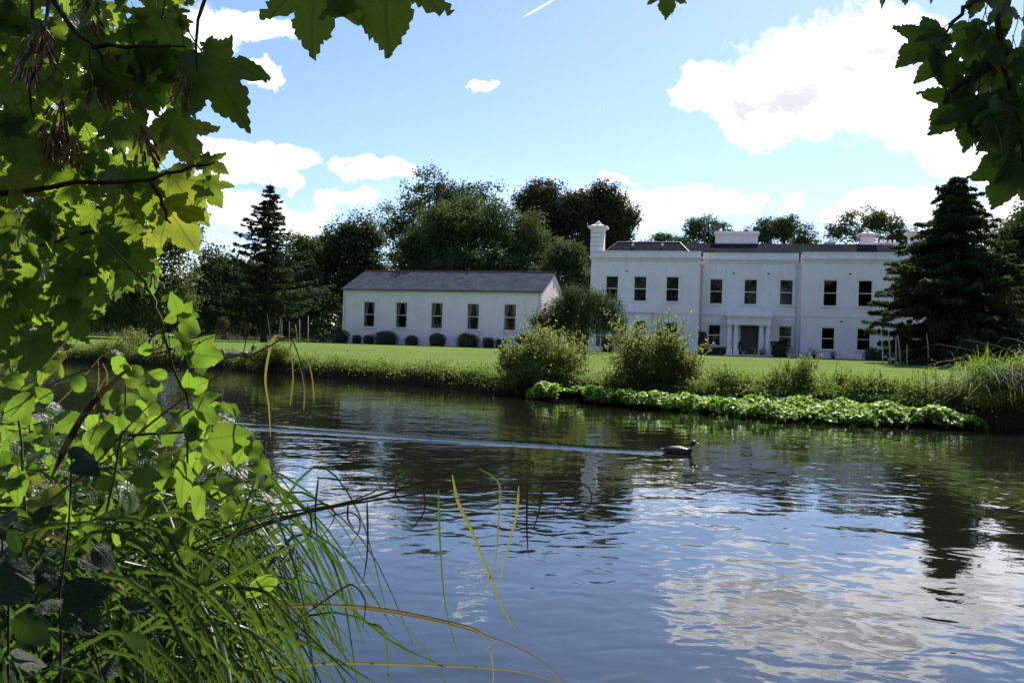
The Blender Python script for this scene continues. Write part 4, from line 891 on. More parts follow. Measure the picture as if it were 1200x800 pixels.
# the floating bed of bright water plants
def hex_leaves(rng, P, N, size):
    n = len(P); N = unit(N); r = rng.normal(size=(n, 3)); T = unit(r-N*np.sum(r*N, axis=1, keepdims=True)); B = np.cross(N, T); L = size*rng.uniform(.6, 1.3, (n, 1)); rows = []
    for k, (u, v, q) in enumerate(((-.5, 0, 0), (-.32, .36, .1), (.1, .42, .14), (.5, 0, -.05), (.1, -.42, .14), (-.32, -.36, .1))): rows.append(P+T*L*u+B*L*v+N*L*q)
    return np.stack(rows, 1).reshape(-1, 3), np.arange(n*6).reshape(-1, 6)
fr_px = [(618, 467), (640, 470), (700, 475), (760, 481), (830, 489), (900, 495), (1000, 500), (1080, 503), (1165, 504)]
fr = [onz(*q) for q in fr_px]; fx = [q.x for q in fr]; fy = [q.y for q in fr]
rng = np.random.default_rng(130); n = 24000; P = []; N = []
while len(P) < n:
    x = rng.uniform(fx[0], fx[-1]); yf = np.interp(x, fx, fy)+.16*math.sin(x*3.1)+.10*math.sin(x*7.3)+.07*math.sin(x*17)+abs(rng.normal())*.05; yk = yb(x)+.5; v = rng.uniform()
    if abs(x-1.65) < .35 and v < .5+.4*rng.uniform(): continue                      # gap between the two rafts
    y = yf+(yk-yf)*v; e = min(1, (y-yf)/.35); topz = (.10+.30*math.sqrt(max(e, 0)))*(.86+.18*math.sin(x*1.7+y*1.3)+.16*math.sin(x*4.9-y*3.7)+.10*math.sin(x*11+y*7))
    topz = max(topz, .05)*min(1, (x-fx[0])/.5+.3)*min(1, (fx[-1]-x)/.5+.3)
    z = topz*(1-abs(rng.normal())*.22); P.append((x, y, max(.015, z))); N.append((rng.normal()*.45, rng.normal()*.45-.35*(1-e), 1))
V, Fc = hex_leaves(rng, np.array(P), np.array(N), .092)
tag(link('water_plants', np_mesh('water_plants', V, Fc, 'cress_leaf')), 'bright green raft of floating leafy water plants along far bank', kind='stuff')
# grass tussock and the overhanging sedge
p = bankp(1078, .9); p.z = .5
rng = np.random.default_rng(140); root = empty('grass_tussock', p, 0, 'fountain-like tussock of pale green arching grass on far bank', 'grass')
nb_ = 150; B = rng.normal(size=(nb_, 3))*np.array([.22, .15, 0]); V, Fc = blades(rng, B, rng.uniform(.6, 1.15, nb_), .75, .028, 6, .75)
for i in range(nb_):
    k = 14; vv = V[i*k:(i+1)*k]; link('blade', np_mesh('blade', vv, Fc[:6]*0+np.array([[2*j, 2*j+1, 2*j+3, 2*j+2] for j in range(6)]), 'grass_blade'), root)
p = bankp(1185, .3); p.z = .55
rng = np.random.default_rng(141); root = empty('sedge_clump', p, 0, 'great overhanging clump of sedge at the water edge, right', 'grass')
root['label'] = 'great shaggy clump of sedge drooping into the water past the raft end'
lbs = lobes_px(p.y, [(1180, 455, 34, 26), (1215, 440, 40, 36), (1150, 460, 22, 18)])
lb = [(x-p.x, y-p.y, z-p.z, a, b, c) for (x, y, z, a, b, c) in lbs]
P, N, cen = crown(rng, sub_lobes(rng, lb, 4), 260, 22, .1, .3, 1.0); V, Fc = leaf_quads(rng, P, N, .07, .5); link('foliage', np_mesh('foliage', V, Fc, 'bank_leaf'), root)
nb_ = 1500; B = np.stack([rng.uniform(-1.0, 1.6, nb_), rng.uniform(-.5, .6, nb_), rng.uniform(.1, .75, nb_)], 1); V, Fc = blades(rng, B, rng.uniform(.5, 1.1, nb_), 1.25, .022, 6, 1.05, (-.3, -.9, 0))
tag(link('blades', np_mesh('blades', V, Fc, 'grass_blade'), root), kind='stuff')
for (x0, y0, x1, y1, x2, y2) in ((1200, 415, 1130, 398, 1120, 412), (1170, 420, 1100, 403, 1080, 409), (1195, 430, 1150, 415, 1105, 421), (1200, 402, 1175, 396, 1160, 412)):
    D_ = p.y-.3; a_, b_, c_ = at(x0, y0, D_)-p, at(x1, y1, D_)-p, at(x2, y2, D_)-p; k = MB(); k.tube([a_, a_.lerp(b_, .5)+Vector((0, 0, .04)), b_, b_.lerp(c_, .7)+Vector((0, 0, .02)), c_], [.012, .010, .008, .006, .003], 4); k.build('dead_stem', 'dry_blade', root)
# flower border at the back of the lawn
rng = np.random.default_rng(150); n = 9000; xx = rng.uniform(-46, -17, n); yy_ = 82+rng.uniform(-1.2, 1.2, n)-(xx+17)*.02; zz = .93+np.abs(rng.normal(size=n))*.25*(1+.4*np.sin(xx*1.3))
P = np.stack([xx, yy_, zz], 1); V, Fc = leaf_quads(rng, P, rng.normal(size=P.shape)+np.array([0, -.4, .6]), .16, .5)
tag(link('flower_border', np_mesh('flower_border', V, Fc, 'border_leaf')), 'low grey-green flower border along the back of the lawn', kind='stuff')
for (px, lab) in ((262, 'small pale shrub in the border left of the conifer trunk'), (288, 'little tree-like shrub in the border near the conifer trunk')):
    q = gz_at(px, 80); bush('border_shrub', lab, q, lobes_px(80, [(px, 377, 7, 6), (px, 382, 5, 6)]), 'border_leaf', 151+px, .14, 60, 16, .14, 10, 'shrub', None, 6, .3)

# ------------------------------------------------------------------ birds
def duckmat(name, body, back, head, ring, hz):
    m, t, out = newmat(name); c = t.new('ShaderNodeTexCoord').outputs['Object']; s = t.new('ShaderNodeSeparateXYZ'); t.put(s.inputs[0], c)
    x, z = s.outputs[0], s.outputs[2]
    n = t.noise(t.scalev(c, (20, 60, 60)), 1, 4, .6)
    cc = t.mix(t.ramp(n, .4, .65), body, back); cc = t.mix(t.ramp(x, .12, .17), cc, tuple(v*.35 for v in back))
    cc = t.mix(t.ramp(x, -.17, -.21), cc, (.02, .02, .02)); cc = t.mix(t.ramp(x, -.26, -.29), cc, (.6, .6, .58))
    isneck = t.math('MULTIPLY', t.ramp(z, hz-.012, hz), t.ramp(x, .06, .1)); cc = t.mix(isneck, cc, ring)
    ishead = t.math('MULTIPLY', t.ramp(z, hz+.016, hz+.022), t.ramp(x, .06, .1)); cc = t.mix(ishead, cc, head)
    p = t.new('ShaderNodeBsdfPrincipled'); t.put(p.inputs['Base Color'], cc); p.inputs['Roughness'].default_value = .5; t.l.new(p.outputs[0], out.inputs[0])
duckmat('mallard', (.05, .044, .04), (.022, .018, .015), (.006, .008, .007), (.6, .6, .58), .145)
duckmat('goose', (.26, .19, .13), (.14, .095, .065), (.012, .012, .012), (.30, .26, .22), .17)
plain('bill', (.42, .36, .10), .4, .5, .1, 20); plain('eye_dark', (.01, .01, .01), .2, .6, 0, 10); plain('cheek', (.75, .74, .72), .7, .2, .05, 30)
def waterbird(name, label, loc, rz, s, mat, neck, cat):
    r = empty(name, loc, rz, label, cat); r.scale = (s, s, s)
    spine = [(-.30, 0, .115, .006, .004), (-.26, 0, .105, .03, .014), (-.20, 0, .085, .06, .04), (-.10, 0, .07, .092, .075), (.02, 0, .065, .10, .085), (.12, 0, .07, .085, .075), (.175, 0, .092, .062, .06), (.195, 0, .13, .042, .04)]
    spine += [(.20, 0, .13+neck*.35, .031, .03), (.205, 0, .13+neck*.7, .031, .031), (.218, 0, .13+neck, .047, .048), (.25, 0, .135+neck*1.05, .045, .044), (.275, 0, .13+neck*1.02, .02, .019), (.285, 0, .128+neck, .008, .008)]
    k = MB(); k.tube([Vector(q[:3]) for q in spine], [(q[3], q[4]) for q in spine], 14); bo = k.build('body', mat, r, True)
    sub = bo.modifiers.new('smooth', 'SUBSURF'); sub.levels = 1; sub.render_levels = 1
    hz_ = .13+neck
    k = MB(); k.tube([(.272, 0, hz_), (.30, 0, hz_-.006), (.325, 0, hz_-.012), (.335, 0, hz_-.013)], [(.016, .014), (.015, .009), (.014, .006), (.006, .003)], 8); k.build('bill', 'bill' if name == 'duck' else 'eye_dark', r, True)
    for sg in (-1, 1):
        k = MB(); k.tube([(.12, .062*sg, .105), (.02, .088*sg, .115), (-.12, .075*sg, .115), (-.25, .03*sg, .125)], [(.012, .03), (.016, .045), (.014, .036), (.004, .008)], 8); k.build('wing', mat, r, True)
        k = MB(); k.lathe([(0, -.005), (.005, 0), (0, .005)], .253, .033*sg, 6); k.build('eye', 'eye_dark', r, True, (0, 0, hz_+.012))
        if name == 'goose': k = MB(); k.tube([(.235, .03*sg, hz_-.02), (.238, .034*sg, hz_), (.235, .03*sg, hz_+.02)], [.008, .014, .006], 6); k.build('cheek_patch', 'cheek', r, True)
    return r
waterbird('duck', 'swimming mallard duck with dark head trailing a wake', (DUCK.x-.02, DUCK.y, -.042), math.atan2(-wd.y, -wd.x), .9, 'mallard', .105, 'duck')
q = onz(270, 418.5, .62); q2 = onz(286, 418.0, .62)
waterbird('goose', 'brown goose resting on the bank edge, the one nearer the bramble leaves', (q.x, q.y, .585), RAD(170), 1.5, 'goose', .06, 'goose')
waterbird('goose', 'brown goose with white cheek resting on bank, next to weed clump', (q2.x, q2.y, .585), RAD(20), 1.6, 'goose', .17, 'goose')

# ------------------------------------------------------------------ foreground plants
def in_poly(x, y, poly):
    c = False; j = len(poly)-1
    for i in range(len(poly)):
        xi, yi = poly[i]; xj, yj = poly[j]
        if (yi > y) != (yj > y) and x < (xj-xi)*(y-yi)/(yj-yi)+xi: c = not c
        j = i
    return c
def orient(tip, nrm):
    y = Vector(tip).normalized(); n_ = Vector(nrm); z = (n_-y*n_.dot(y)).normalized(); x = y.cross(z); return Matrix((x, y, z)).transposed()
TEMPL = {}
def joined_leaves(root, name, places, mat):
    """places: (mesh, base, tip, normal, size) -> one mesh of many leaves"""
    VV, FF, UU, n0 = [], [], [], 0
    for (me, base, tip, nrm, size) in places:
        tv, tf = TEMPL[me.name]; R_ = np.array(orient(tip, nrm)); VV.append(tv@R_.T*size+np.array(Vector(base)-root.location)); FF.append(tf+n0); UU.append(tv[:, :2]); n0 += len(tv)
    V_, F_, U_ = np.vstack(VV), np.vstack(FF), np.vstack(UU); me = np_mesh(name, V_, F_, mat, True)
    uv = me.uv_layers.new(name='UVMap'); uv.data.foreach_set('uv', np.maximum(U_[F_.ravel()], [[-9, 0]]).astype(np.float32).ravel())
    return tag(link(name, me, root), kind='stuff')
def mesh_leaf(outline, mat, rng, stalk=.5, curl=.25, wave=.05, name='leaf'):
    """half outline [(x,y)] from base to tip -> folded leaf with stalk; local +y to the tip, length about 1"""
    n = len(outline); k = MB(); ph = rng.uniform(0, 6, 3); fold = rng.uniform(-.15, .3); side = rng.uniform(-.12, .12)
    def z(x, y): return -curl*y*y*.6+fold*abs(x)*.55+wave*math.sin(6*x+ph[0])*math.sin(5*y+ph[1])+side*x*y
    loop = [(o[0]*(1+rng.normal()*.03), o[1]*(1+rng.normal()*.02)) for o in outline]+[(-o[0]*(1+rng.normal()*.03), o[1]*(1+rng.normal()*.02)) for o in outline[-2:0:-1]]
    pts2 = [Vector(q) for q in loop]; m_ = len(loop)
    inner = [(0, .04+.11*i) for i in range(int((outline[-1][1]-.08)/.11))]+[(sx_*.13*i, .06+.13*j) for sx_ in (-1, 1) for i in range(1, 6) for j in range(-2, 9)]
    pts2 += [Vector(q) for q in inner if in_poly(q[0], q[1], loop) and min((Vector(q)-v).length for v in pts2[:m_]) > .05]
    res = delaunay_2d_cdt(pts2, [], [list(range(m_))], 1, 1e-5)
    k.v = [(v.x, v.y, z(v.x, v.y)) for v in res[0]]; k.f = [tuple(f) for f in res[2]]
    tv, tf = np.array(k.v), np.array(k.f)
    if stalk: k.tube([(0, .02, 0), (.02, -stalk*.5, .04), (.0, -stalk, .12)], [.014, .012, .012], 3)
    me = k.mesh(name, mat, True); uv = me.uv_layers.new(name='UVMap')
    for l_ in me.loops:
        co_ = me.vertices[l_.vertex_index].co; uv.data[l_.index].uv = (co_.x, max(co_.y, 0))
    TEMPL[me.name] = (tv, tf); return me
def teeth(o, a, per=2):
    out_ = []
    for i in range(len(o)-1):
        (x0, y0), (x1, y1) = o[i], o[i+1]; dx, dy = x1-x0, y1-y0; L_ = math.hypot(dx, dy)+1e-6; out_.append((x0, y0))
        m_ = max(1, int(L_/.075))*per if L_ > .09 else 0
        for q_ in range(1, m_):
            u = q_/m_; s_ = a*(1 if q_ % 2 else -.4); out_.append((max(.004, x0+dx*u+dy/L_*s_), y0+dy*u-dx/L_*s_))
    return out_+[o[-1]]
SYC = teeth([(0, .0), (.10, -.12), (.24, -.13), (.36, -.03), (.54, .02), (.44, .15), (.33, .24), (.50, .30), (.62, .44), (.74, .68), (.54, .64), (.40, .60), (.25, .53), (.31, .70), (.22, .86), (.11, .97), (0, 1.14)], .022)
OVAL = [(0, 0), (.14, .02), (.27, .14), (.31, .22), (.34, .34), (.32, .46), (.31, .52), (.24, .66), (.20, .72), (.11, .86), (.07, .90), (0, 1.0)]
OVAL = teeth(OVAL, .016)
ROUND = [(0, 0), (.2, -.03), (.36, .1), (.42, .24), (.43, .4), (.39, .54), (.36, .6), (.26, .76), (.2, .82), (.1, .92), (0, 1.0)]
ROUND = teeth(ROUND, .016)
LONGO = [(0, 0), (.08, .08), (.17, .25), (.20, .42), (.18, .6), (.11, .8), (0, 1.0)]
rl = np.random.default_rng(200)
syc = [mesh_leaf(SYC, 'sycamore_leaf', rl, .7, rl.uniform(.0, .5), rl.uniform(.03, .09)) for _ in range(8)]
ovl = [mesh_leaf(OVAL, 'bramble_leaf', rl, .12, rl.uniform(-.1, .4), rl.uniform(.02, .05)) for _ in range(5)]
rnd_ = [mesh_leaf(ROUND, 'bramble_leaf', rl, .15, rl.uniform(-.1, .4), rl.uniform(.02, .06)) for _ in range(4)]
dul = [mesh_leaf(o_, 'dull_leaf', rl, .2, rl.uniform(.1, .5), rl.uniform(.03, .07)) for o_ in (OVAL, ROUND, LONGO, OVAL, ROUND)]
def put_leaf(root, meshes, base, tipdir, nrm, size, rng):
    o = link('leaf', meshes[int(rng.integers(len(meshes)))], root); R_ = orient(tipdir, nrm).to_4x4()
    o.matrix_local = Matrix.Translation(Vector(base)-root.location) @ R_ @ Matrix.Diagonal((size*rng.uniform(.9, 1.1), size, size, 1)); return o
def leaf_px(root, meshes, bx, by_, tx, ty, D, rng, tilt=.35, face=None):
    """a leaf whose base and tip show at two pixels, at distance D"""
    a = at(bx, by_, D); b = at(tx, ty, D+rng.normal()*.012); d = b-a
    nrm = Vector((rng.normal()*tilt, -1, rng.normal()*tilt+.35)) if face is None else Vector(face)
    return put_leaf(root, meshes, a, d, nrm, d.length/1.05, rng)
def branch_px(root, pts, r0, r1, mat='twig', name='branch', n=5, wig=.004):
    """pts (px,py,D)"""
    q = [at(*p_)-root.location for p_ in pts]; fine_ = []
    for i in range(len(q)-1):
        for s_ in range(3): fine_.append(q[i].lerp(q[i+1], s_/3)+Vector(rl.normal(size=3)*wig*(s_ > 0)))
    fine_.append(q[-1]); L = len(fine_); k = MB(); k.tube(fine_, [r0+(r1-r0)*i/(L-1) for i in range(L)], n); return k.build(name, mat, root, True)
# --- left sycamore
rng = np.random.default_rng(210)
sy = empty('sycamore_tree', (-4.6, 2.2, .3), 0, 'leafy sycamore overhanging the river with backlit leaves and seed bunches', 'tree')
k = MB(); k.tube([(0, 0, -.2), (0, 0, .3), (.1, .1, 2.0), (.5, .3, 4.2), (.8, .5, 7.5)], [.34, .26, .22, .17, .06], 10); k.build('trunk', 'bark', sy, True)
B_ = [[(-330, -60, 2.9), (-120, -90, 2.8), (40, -40, 2.7), (62, 0, 2.65), (90, 40, 2.6), (112, 56, 2.6), (130, 86, 2.6)],
      [(108, 56, 2.6), (165, 54, 2.6), (218, 55, 2.55)], [(215, -90, 2.5), (240, 0, 2.5), (231, 38, 2.5), (231, 84, 2.5)],
      [(-250, 300, 3.0), (-60, 240, 2.8), (0, 227, 2.7), (90, 213, 2.65), (176, 211, 2.6), (225, 195, 2.6), (252, 190, 2.6)], [(-200, 290, 3.1), (0, 260, 2.9), (50, 260, 2.9), (85, 268, 2.85)],
      [(40, -60, 2.8), (38, 10, 2.8), (36, 60, 2.8), (22, 95, 2.8)], [(66, -60, 2.75), (48, 60, 2.75), (34, 100, 2.75), (40, 140, 2.75)], [(-100, 330, 3.2), (40, 290, 3.0), (110, 270, 2.9), (160, 320, 2.7)],
      [(176, 211, 2.6), (190, 240, 2.6), (200, 262, 2.6)], [(215, -90, 2.5), (330, -120, 1.9), (372, -40, 1.7)], [(330, -120, 1.9), (420, -100, 1.7), (452, -45, 1.65)], [(420, -100, 1.7), (640, -90, 1.9), (785, -25, 2.0)]]
for pts in [[(a_, b_, c_-(.28 if b_ > -50 and c_ > 2.3 else 0)) for (a_, b_, c_) in q_] for q_ in B_]: branch_px(sy, pts, .012 if len(pts) > 4 else .007, .0025)
branch_px(sy, [(-330, -60, 2.9), (-700, -300, 3.0)], .02, .04); branch_px(sy, [(215, -90, 2.5), (-100, -300, 2.8), (-500, -500, 3.0)], .012, .03); branch_px(sy, [(-250, 300, 3.0), (-1100, 200, 3.2)], .015, .05); branch_px(sy, [(-200, 290, 3.1), (-1100, 210, 3.2)], .01, .04); branch_px(sy, [(40, -60, 2.8), (-330, -140, 2.9)], .006, .012); branch_px(sy, [(66, -60, 2.75), (-200, -120, 2.85)], .006, .012); branch_px(sy, [(-100, 330, 3.2), (-800, 300, 3.2)], .008, .02)
expl = [(237, 62, 282, 137, 2.45), (218, 70, 222, 130, 2.5), (243, 58, 246, 40, 2.5), (214, 20, 218, 36, 2.5), (372, -38, 362, 60, 1.65), (452, -46, 452, 50, 1.62), (785, -20, 778, 18, 1.95),
        (196, 140, 232, 188, 2.6), (236, 188, 264, 197, 2.6), (200, 205, 238, 258, 2.6), (240, 212, 258, 240, 2.58), (195, 240, 225, 292, 2.6), (176, 215, 182, 258, 2.62), (150, 200, 125, 185, 2.6), (160, 205, 140, 190, 2.6),
        (150, 140, 175, 190, 2.6), (120, 150, 130, 120, 2.7), (205, 130, 215, 175, 2.55), (190, 20, 170, 85, 2.5), (160, 60, 175, 130, 2.5), (120, 70, 155, 120, 2.55), (222, 5, 225, -15, 2.5)]
for e in expl: leaf_px(sy, syc, *e, rng, .3)
poly = [(-30, -30), (232, -30), (205, 30), (215, 110), (170, 120), (185, 150), (150, 165), (205, 205), (215, 265), (170, 285), (175, 320), (120, 345), (95, 380), (70, 420), (30, 440), (-30, 440)]
cnt = 0
while cnt < 262:
    x, y = rng.uniform(-30, 235), rng.uniform(-35, 430)
    if not in_poly(x, y, poly): continue
    if 120 < x < 200 and 130 < y < 195 and rng.uniform() < .75: continue
    D = rng.uniform(2.35, 3.2)
    ang = rng.normal()*.7; sz = rng.uniform(.06, .112); tip = Vector((math.sin(ang)+.15, rng.normal()*.4, -math.cos(ang))); nrm = Vector((rng.normal()*.5, -1, rng.normal()*.5+.45))
    put_leaf(sy, syc, at(x, y, D)-tip.normalized()*sz*.5, tip, nrm, sz, rng); cnt += 1
pl_ = []
while len(pl_) < 420:
    x, y = rng.uniform(-30, 235), rng.uniform(-35, 430)
    if not in_poly(x, y, poly) or (120 < x < 200 and 120 < y < 195 and rng.uniform() < .8): continue
    D = rng.uniform(3.0, 5.2); ang = rng.normal()*.7; sz = rng.uniform(.07, .125); tip = Vector((math.sin(ang)+.15, rng.normal()*.4, -math.cos(ang))); nrm = Vector((rng.normal()*.5, -1, rng.normal()*.5+.45))
    pl_.append((syc[int(rng.integers(len(syc)))], at(x, y, D)-tip.normalized()*sz*.5, tip, nrm, sz))
joined_leaves(sy, 'leaves', pl_, 'sycamore_leaf')
# bunches of winged seeds
kk = MB()
for i in range(16):
    a = rng.uniform(0, 2*PI); zz = -rng.uniform(.02, .13); rr = .012+.02*rng.uniform(); c0 = Vector((math.cos(a)*rr, math.sin(a)*rr, zz)); e = c0+Vector((math.cos(a)*.012, math.sin(a)*.012, -.035))
    kk.tube([(0, 0, zz*.3), c0], [.0012, .0012], 3); kk.tube([c0, c0.lerp(e, .3), c0.lerp(e, .7), e], [(.004, .004), (.005, .003), (.008, .0015), (.003, .001)], 6)
sme = kk.mesh('seed_bunch', 'seed', True)
for (x, y, s_) in ((112, 72, 1), (143, 92, .7), (75, 105, 1), (60, 145, .8), (165, 140, .9), (128, 52, .7), (218, 75, .8), (48, 18, 1), (40, 45, .9), (100, -5, .8), (85, 150, .7)):
    o = link('seed_bunch', sme, sy, at(x, y, 2.42)-sy.location); o.scale = (s_,)*3; o.rotation_euler = (rng.normal()*.15, rng.normal()*.15, rng.uniform(0, 6))
# crown outside the view, added partly to shade the leaves in sight
def shade_canopy(root, blobs, n, seed, leaf=.15, mat='sycamore_mass'):
    rng = np.random.default_rng(seed); Ps = []
    for (c_, r_) in blobs:
        d = unit(rng.normal(size=(n, 3)))*(rng.uniform(0, 1, (n, 1))**.5); Ps.append(np.array(c_)+d*np.array(r_))
    P = np.vstack(Ps)-np.array(root.location); V, Fc = hex_leaves(rng, P, rng.normal(size=P.shape)*.7+np.array([0, 0, .8]), leaf)
    tag(link('crown', np_mesh('crown', V, Fc, mat), root), kind='stuff')
shade_canopy(sy, [((-4.0, 3.0, 6.2), (2.2, 2.4, 1.6)), ((-2.6, 4.6, 4.6), (1.0, 1.2, .8)), ((-5.6, 4.2, 4.4), (1.8, 2.0, 1.6)), ((.3, 3.55, 4.3), (1.1, .55, .4)), ((.5, 3.6, 4.5), (1.0, .55, .4)), ((-4.8, 1.4, 3.6), (1.6, 1.0, 1.2)), ((-1.6, .1, 3.6), (1.8, 1.0, .7)), ((-1.8, -1.0, 3.9), (2.0, 1.2, .8))], 700, 220)  # some masses placed to shade the top leaves and the lower left corner
shade_canopy(sy, [((-.95, 4.3, 4.05), (.8, .5, .32)), ((-2.2, 4.2, 4.1), (.9, .6, .4))], 120, 221)  # sparse unseen clusters, added to dapple the sycamore leaves with shade
shade_canopy(sy, [((-.2, 4.0, 4.02), (.4, .36, .26))], 260, 222)  # small unseen cluster, added to put the big hanging leaf in shade
# --- right sycamore
rng = np.random.default_rng(230)
sr = empty('sycamore_tree', (5.2, .2, .3), 0, 'shaded dark sycamore spray hanging over the big cloud', 'tree')
k = MB(); k.tube([(0, 0, -1.5), (0, 0, .3), (-.1, .1, 2.2), (-.5, .4, 4.4), (-.6, .8, 7.0)], [.3, .24, .2, .15, .05], 10); k.build('trunk', 'bark', sr, True)
for pts in ([(1330, -140, 2.4), (1210, -40, 2.3), (1168, 20, 2.2), (1170, 60, 2.2), (1185, 110, 2.2), (1196, 160, 2.2), (1200, 215, 2.2)], [(1210, -40, 2.3), (1160, -5, 2.2), (1135, 8, 2.15), (1118, 25, 2.15), (1110, 38, 2.15)], [(1180, 60, 2.2), (1150, 85, 2.2), (1125, 100, 2.2), (1105, 120, 2.2)]): branch_px(sr, pts, .011, .0025)
branch_px(sr, [(1330, -140, 2.4), (2200, -900, 2.2)], .012, .06)
expl = [(1100, 38, 1056, 72, 2.15), (1108, 40, 1075, 45, 2.15), (1100, 60, 1082, 96, 2.15), (1108, 68, 1108, 104, 2.15), (1135, 28, 1130, 66, 2.2), (1150, 40, 1145, 95, 2.2), (1150, 75, 1165, 125, 2.2), (1130, 95, 1110, 120, 2.2), (1140, 110, 1095, 150, 2.2), (1145, 115, 1135, 172, 2.18), (1160, 120, 1165, 170, 2.2),
        (1185, 60, 1175, 110, 2.2), (1190, 110, 1182, 178, 2.2), (1180, 175, 1150, 192, 2.2), (1186, 180, 1176, 215, 2.2), (1190, 190, 1165, 238, 2.2), (1196, 150, 1200, 190, 2.2), (1170, 0, 1185, 40, 2.2), (1200, 20, 1205, 70, 2.2), (1198, 70, 1220, 110, 2.2), (1150, -20, 1140, 18, 2.2),
        (1035, -30, 1037, 10, 2.1), (1062, -25, 1062, 4, 2.1), (1092, -25, 1098, 6, 2.1), (1205, 190, 1200, 232, 2.2), (1160, 60, 1190, 80, 2.2), (1120, 75, 1125, 95, 2.2), (1165, 140, 1180, 180, 2.15)]
for e in expl: leaf_px(sr, syc, *e, rng, .35)
branch_px(sr, [(1210, -40, 2.3), (1100, -60, 2.2), (1036, -32, 2.1)], .006, .003)
for _ in range(14):
    x, y = rng.uniform(1150, 1240), rng.uniform(-30, 200)
    if x < 1130+max(0, y-100)*.5: continue
    sz = rng.uniform(.07, .11); ang = rng.normal()*.6; tip = Vector((math.sin(ang)-.2, rng.normal()*.4, -math.cos(ang))); D = rng.uniform(2.1, 2.9); put_leaf(sr, syc, at(x, y, D)-tip.normalized()*sz*.5, tip, Vector((rng.normal()*.5, -1, rng.normal()*.5+.4)), sz, rng)
shade_canopy(sr, [((2.6, 4.2, 4.6), (1.6, 1.3, .8)), ((4.4, 3.6, 5.4), (2.2, 2.2, 1.6)), ((4.6, 1.2, 5.8), (2.2, 2.0, 1.5)), ((3.4, 5.4, 5.2), (1.4, 1.2, .9)), ((2.2, 4.1, 4.4), (.9, .9, .5)), ((2.0, 4.2, 4.5), (.9, .9, .5))], 1300, 240)  # unseen crown masses, placed sunward to keep this spray dark

# --- bramble
rng = np.random.default_rng(250)
br = empty('bramble_bush', (-1.3, 2.3, .25), 0, 'sunlit bramble with bright green oval leaves and a tall leafy cane', 'bramble')
for pts in ([(177, 344, 1.9), (187, 370, 1.9), (198, 410, 1.9), (209, 445, 1.92), (221, 473, 1.95), (218, 600, 2.0), (215, 760, 2.1), (200, 1000, 2.3)], [(177, 344, 1.9), (165, 325, 1.9), (140, 300, 1.9), (125, 282, 1.9)], [(150, 510, 2.0), (230, 505, 2.0), (270, 500, 2.0), (300, 525, 2.0)], [(100, 900, 2.2), (120, 640, 2.1), (140, 520, 2.0), (150, 430, 2.0)], [(40, 900, 2.0), (30, 600, 2.0), (20, 480, 2.0), (10, 420, 2.0)], [(250, 1000, 2.2), (262, 760, 2.15), (270, 640, 2.1), (300, 560, 2.1)]):
    branch_px(br, pts, .004, .002, 'cane', 'cane', 6, .002)
el_ = [(174, 344, 179, 312), (147, 317, 155, 338), (209, 368, 200, 340), (209, 370, 234, 370), (209, 370, 190, 376), (212, 377, 237, 390), (223, 410, 203, 386), (227, 414, 254, 391), (227, 414, 264, 421), (222, 411, 204, 414), (144, 417, 121, 414), (167, 440, 144, 426), (221, 461, 221, 431), (186, 459, 177, 445), (228, 468, 250, 482), (190, 352, 198, 345), (167, 415, 176, 402),
       (244, 514, 299, 507), (227, 507, 247, 475), (232, 500, 262, 490), (292, 520, 307, 537), (149, 504, 153, 472), (10, 439, 28, 458), (290, 515, 275, 548), (240, 520, 262, 545), (225, 480, 232, 520), (213, 540, 214, 600), (205, 560, 190, 575), (300, 540, 318, 556), (150, 440, 172, 452)]
for e in el_: leaf_px(br, rnd_ if rng.uniform() < .4 else ovl, *e, 1.92+rng.normal()*.03, rng, .3)
for e in [(212, 372, 226, 352), (226, 412, 240, 436), (205, 400, 182, 392), (200, 398, 214, 412), (230, 470, 262, 462), (232, 474, 256, 500), (196, 440, 172, 436), (150, 425, 128, 440), (168, 448, 186, 470), (224, 455, 246, 446), (218, 490, 196, 480), (216, 510, 240, 498), (140, 470, 112, 462), (148, 478, 172, 496), (100, 455, 78, 440), (60, 470, 40, 452), (110, 500, 132, 520)]: leaf_px(br, rnd_ if rng.uniform() < .5 else ovl, *e, 1.92+rng.normal()*.03, rng, .25)
bpoly = [(-20, 440), (60, 470), (110, 500), (150, 470), (180, 480), (215, 520), (260, 470), (310, 530), (322, 570), (300, 610), (280, 640), (335, 690), (310, 720), (180, 700), (90, 640), (-20, 620)]
cnt = 0
while cnt < 244:
    x, y = rng.uniform(-20, 335), rng.uniform(440, 720)
    if not in_poly(x, y, bpoly): continue
    D = rng.uniform(1.9, 2.7); ang = rng.uniform(-2.2, 2.2); sz = rng.uniform(.045, .085); tip = Vector((math.sin(ang), rng.normal()*.5, -math.cos(ang)*.8)); nrm = Vector((rng.normal()*.6, -.7, .7+rng.normal()*.5))
    put_leaf(br, rnd_ if rng.uniform() < .45 else ovl, at(x, y, D)-tip.normalized()*sz*.5, tip, nrm, sz, rng); cnt += 1
pl_ = []
while len(pl_) < 420:
    x, y = rng.uniform(-20, 335), rng.uniform(440, 760)
    if not in_poly(x, y-(20 if y > 600 else 0), bpoly): continue
    D = rng.uniform(2.3, 3.6); ang = rng.uniform(-2.2, 2.2); sz = rng.uniform(.05, .09); tip = Vector((math.sin(ang), rng.normal()*.5, -math.cos(ang)*.8)); nrm = Vector((rng.normal()*.6, -.7, .7+rng.normal()*.5)); mm = rnd_ if rng.uniform() < .45 else ovl
    pl_.append((mm[int(rng.integers(len(mm)))], at(x, y, D)-tip.normalized()*sz*.5, tip, nrm, sz))
joined_leaves(br, 'leaves', pl_, 'bramble_leaf')
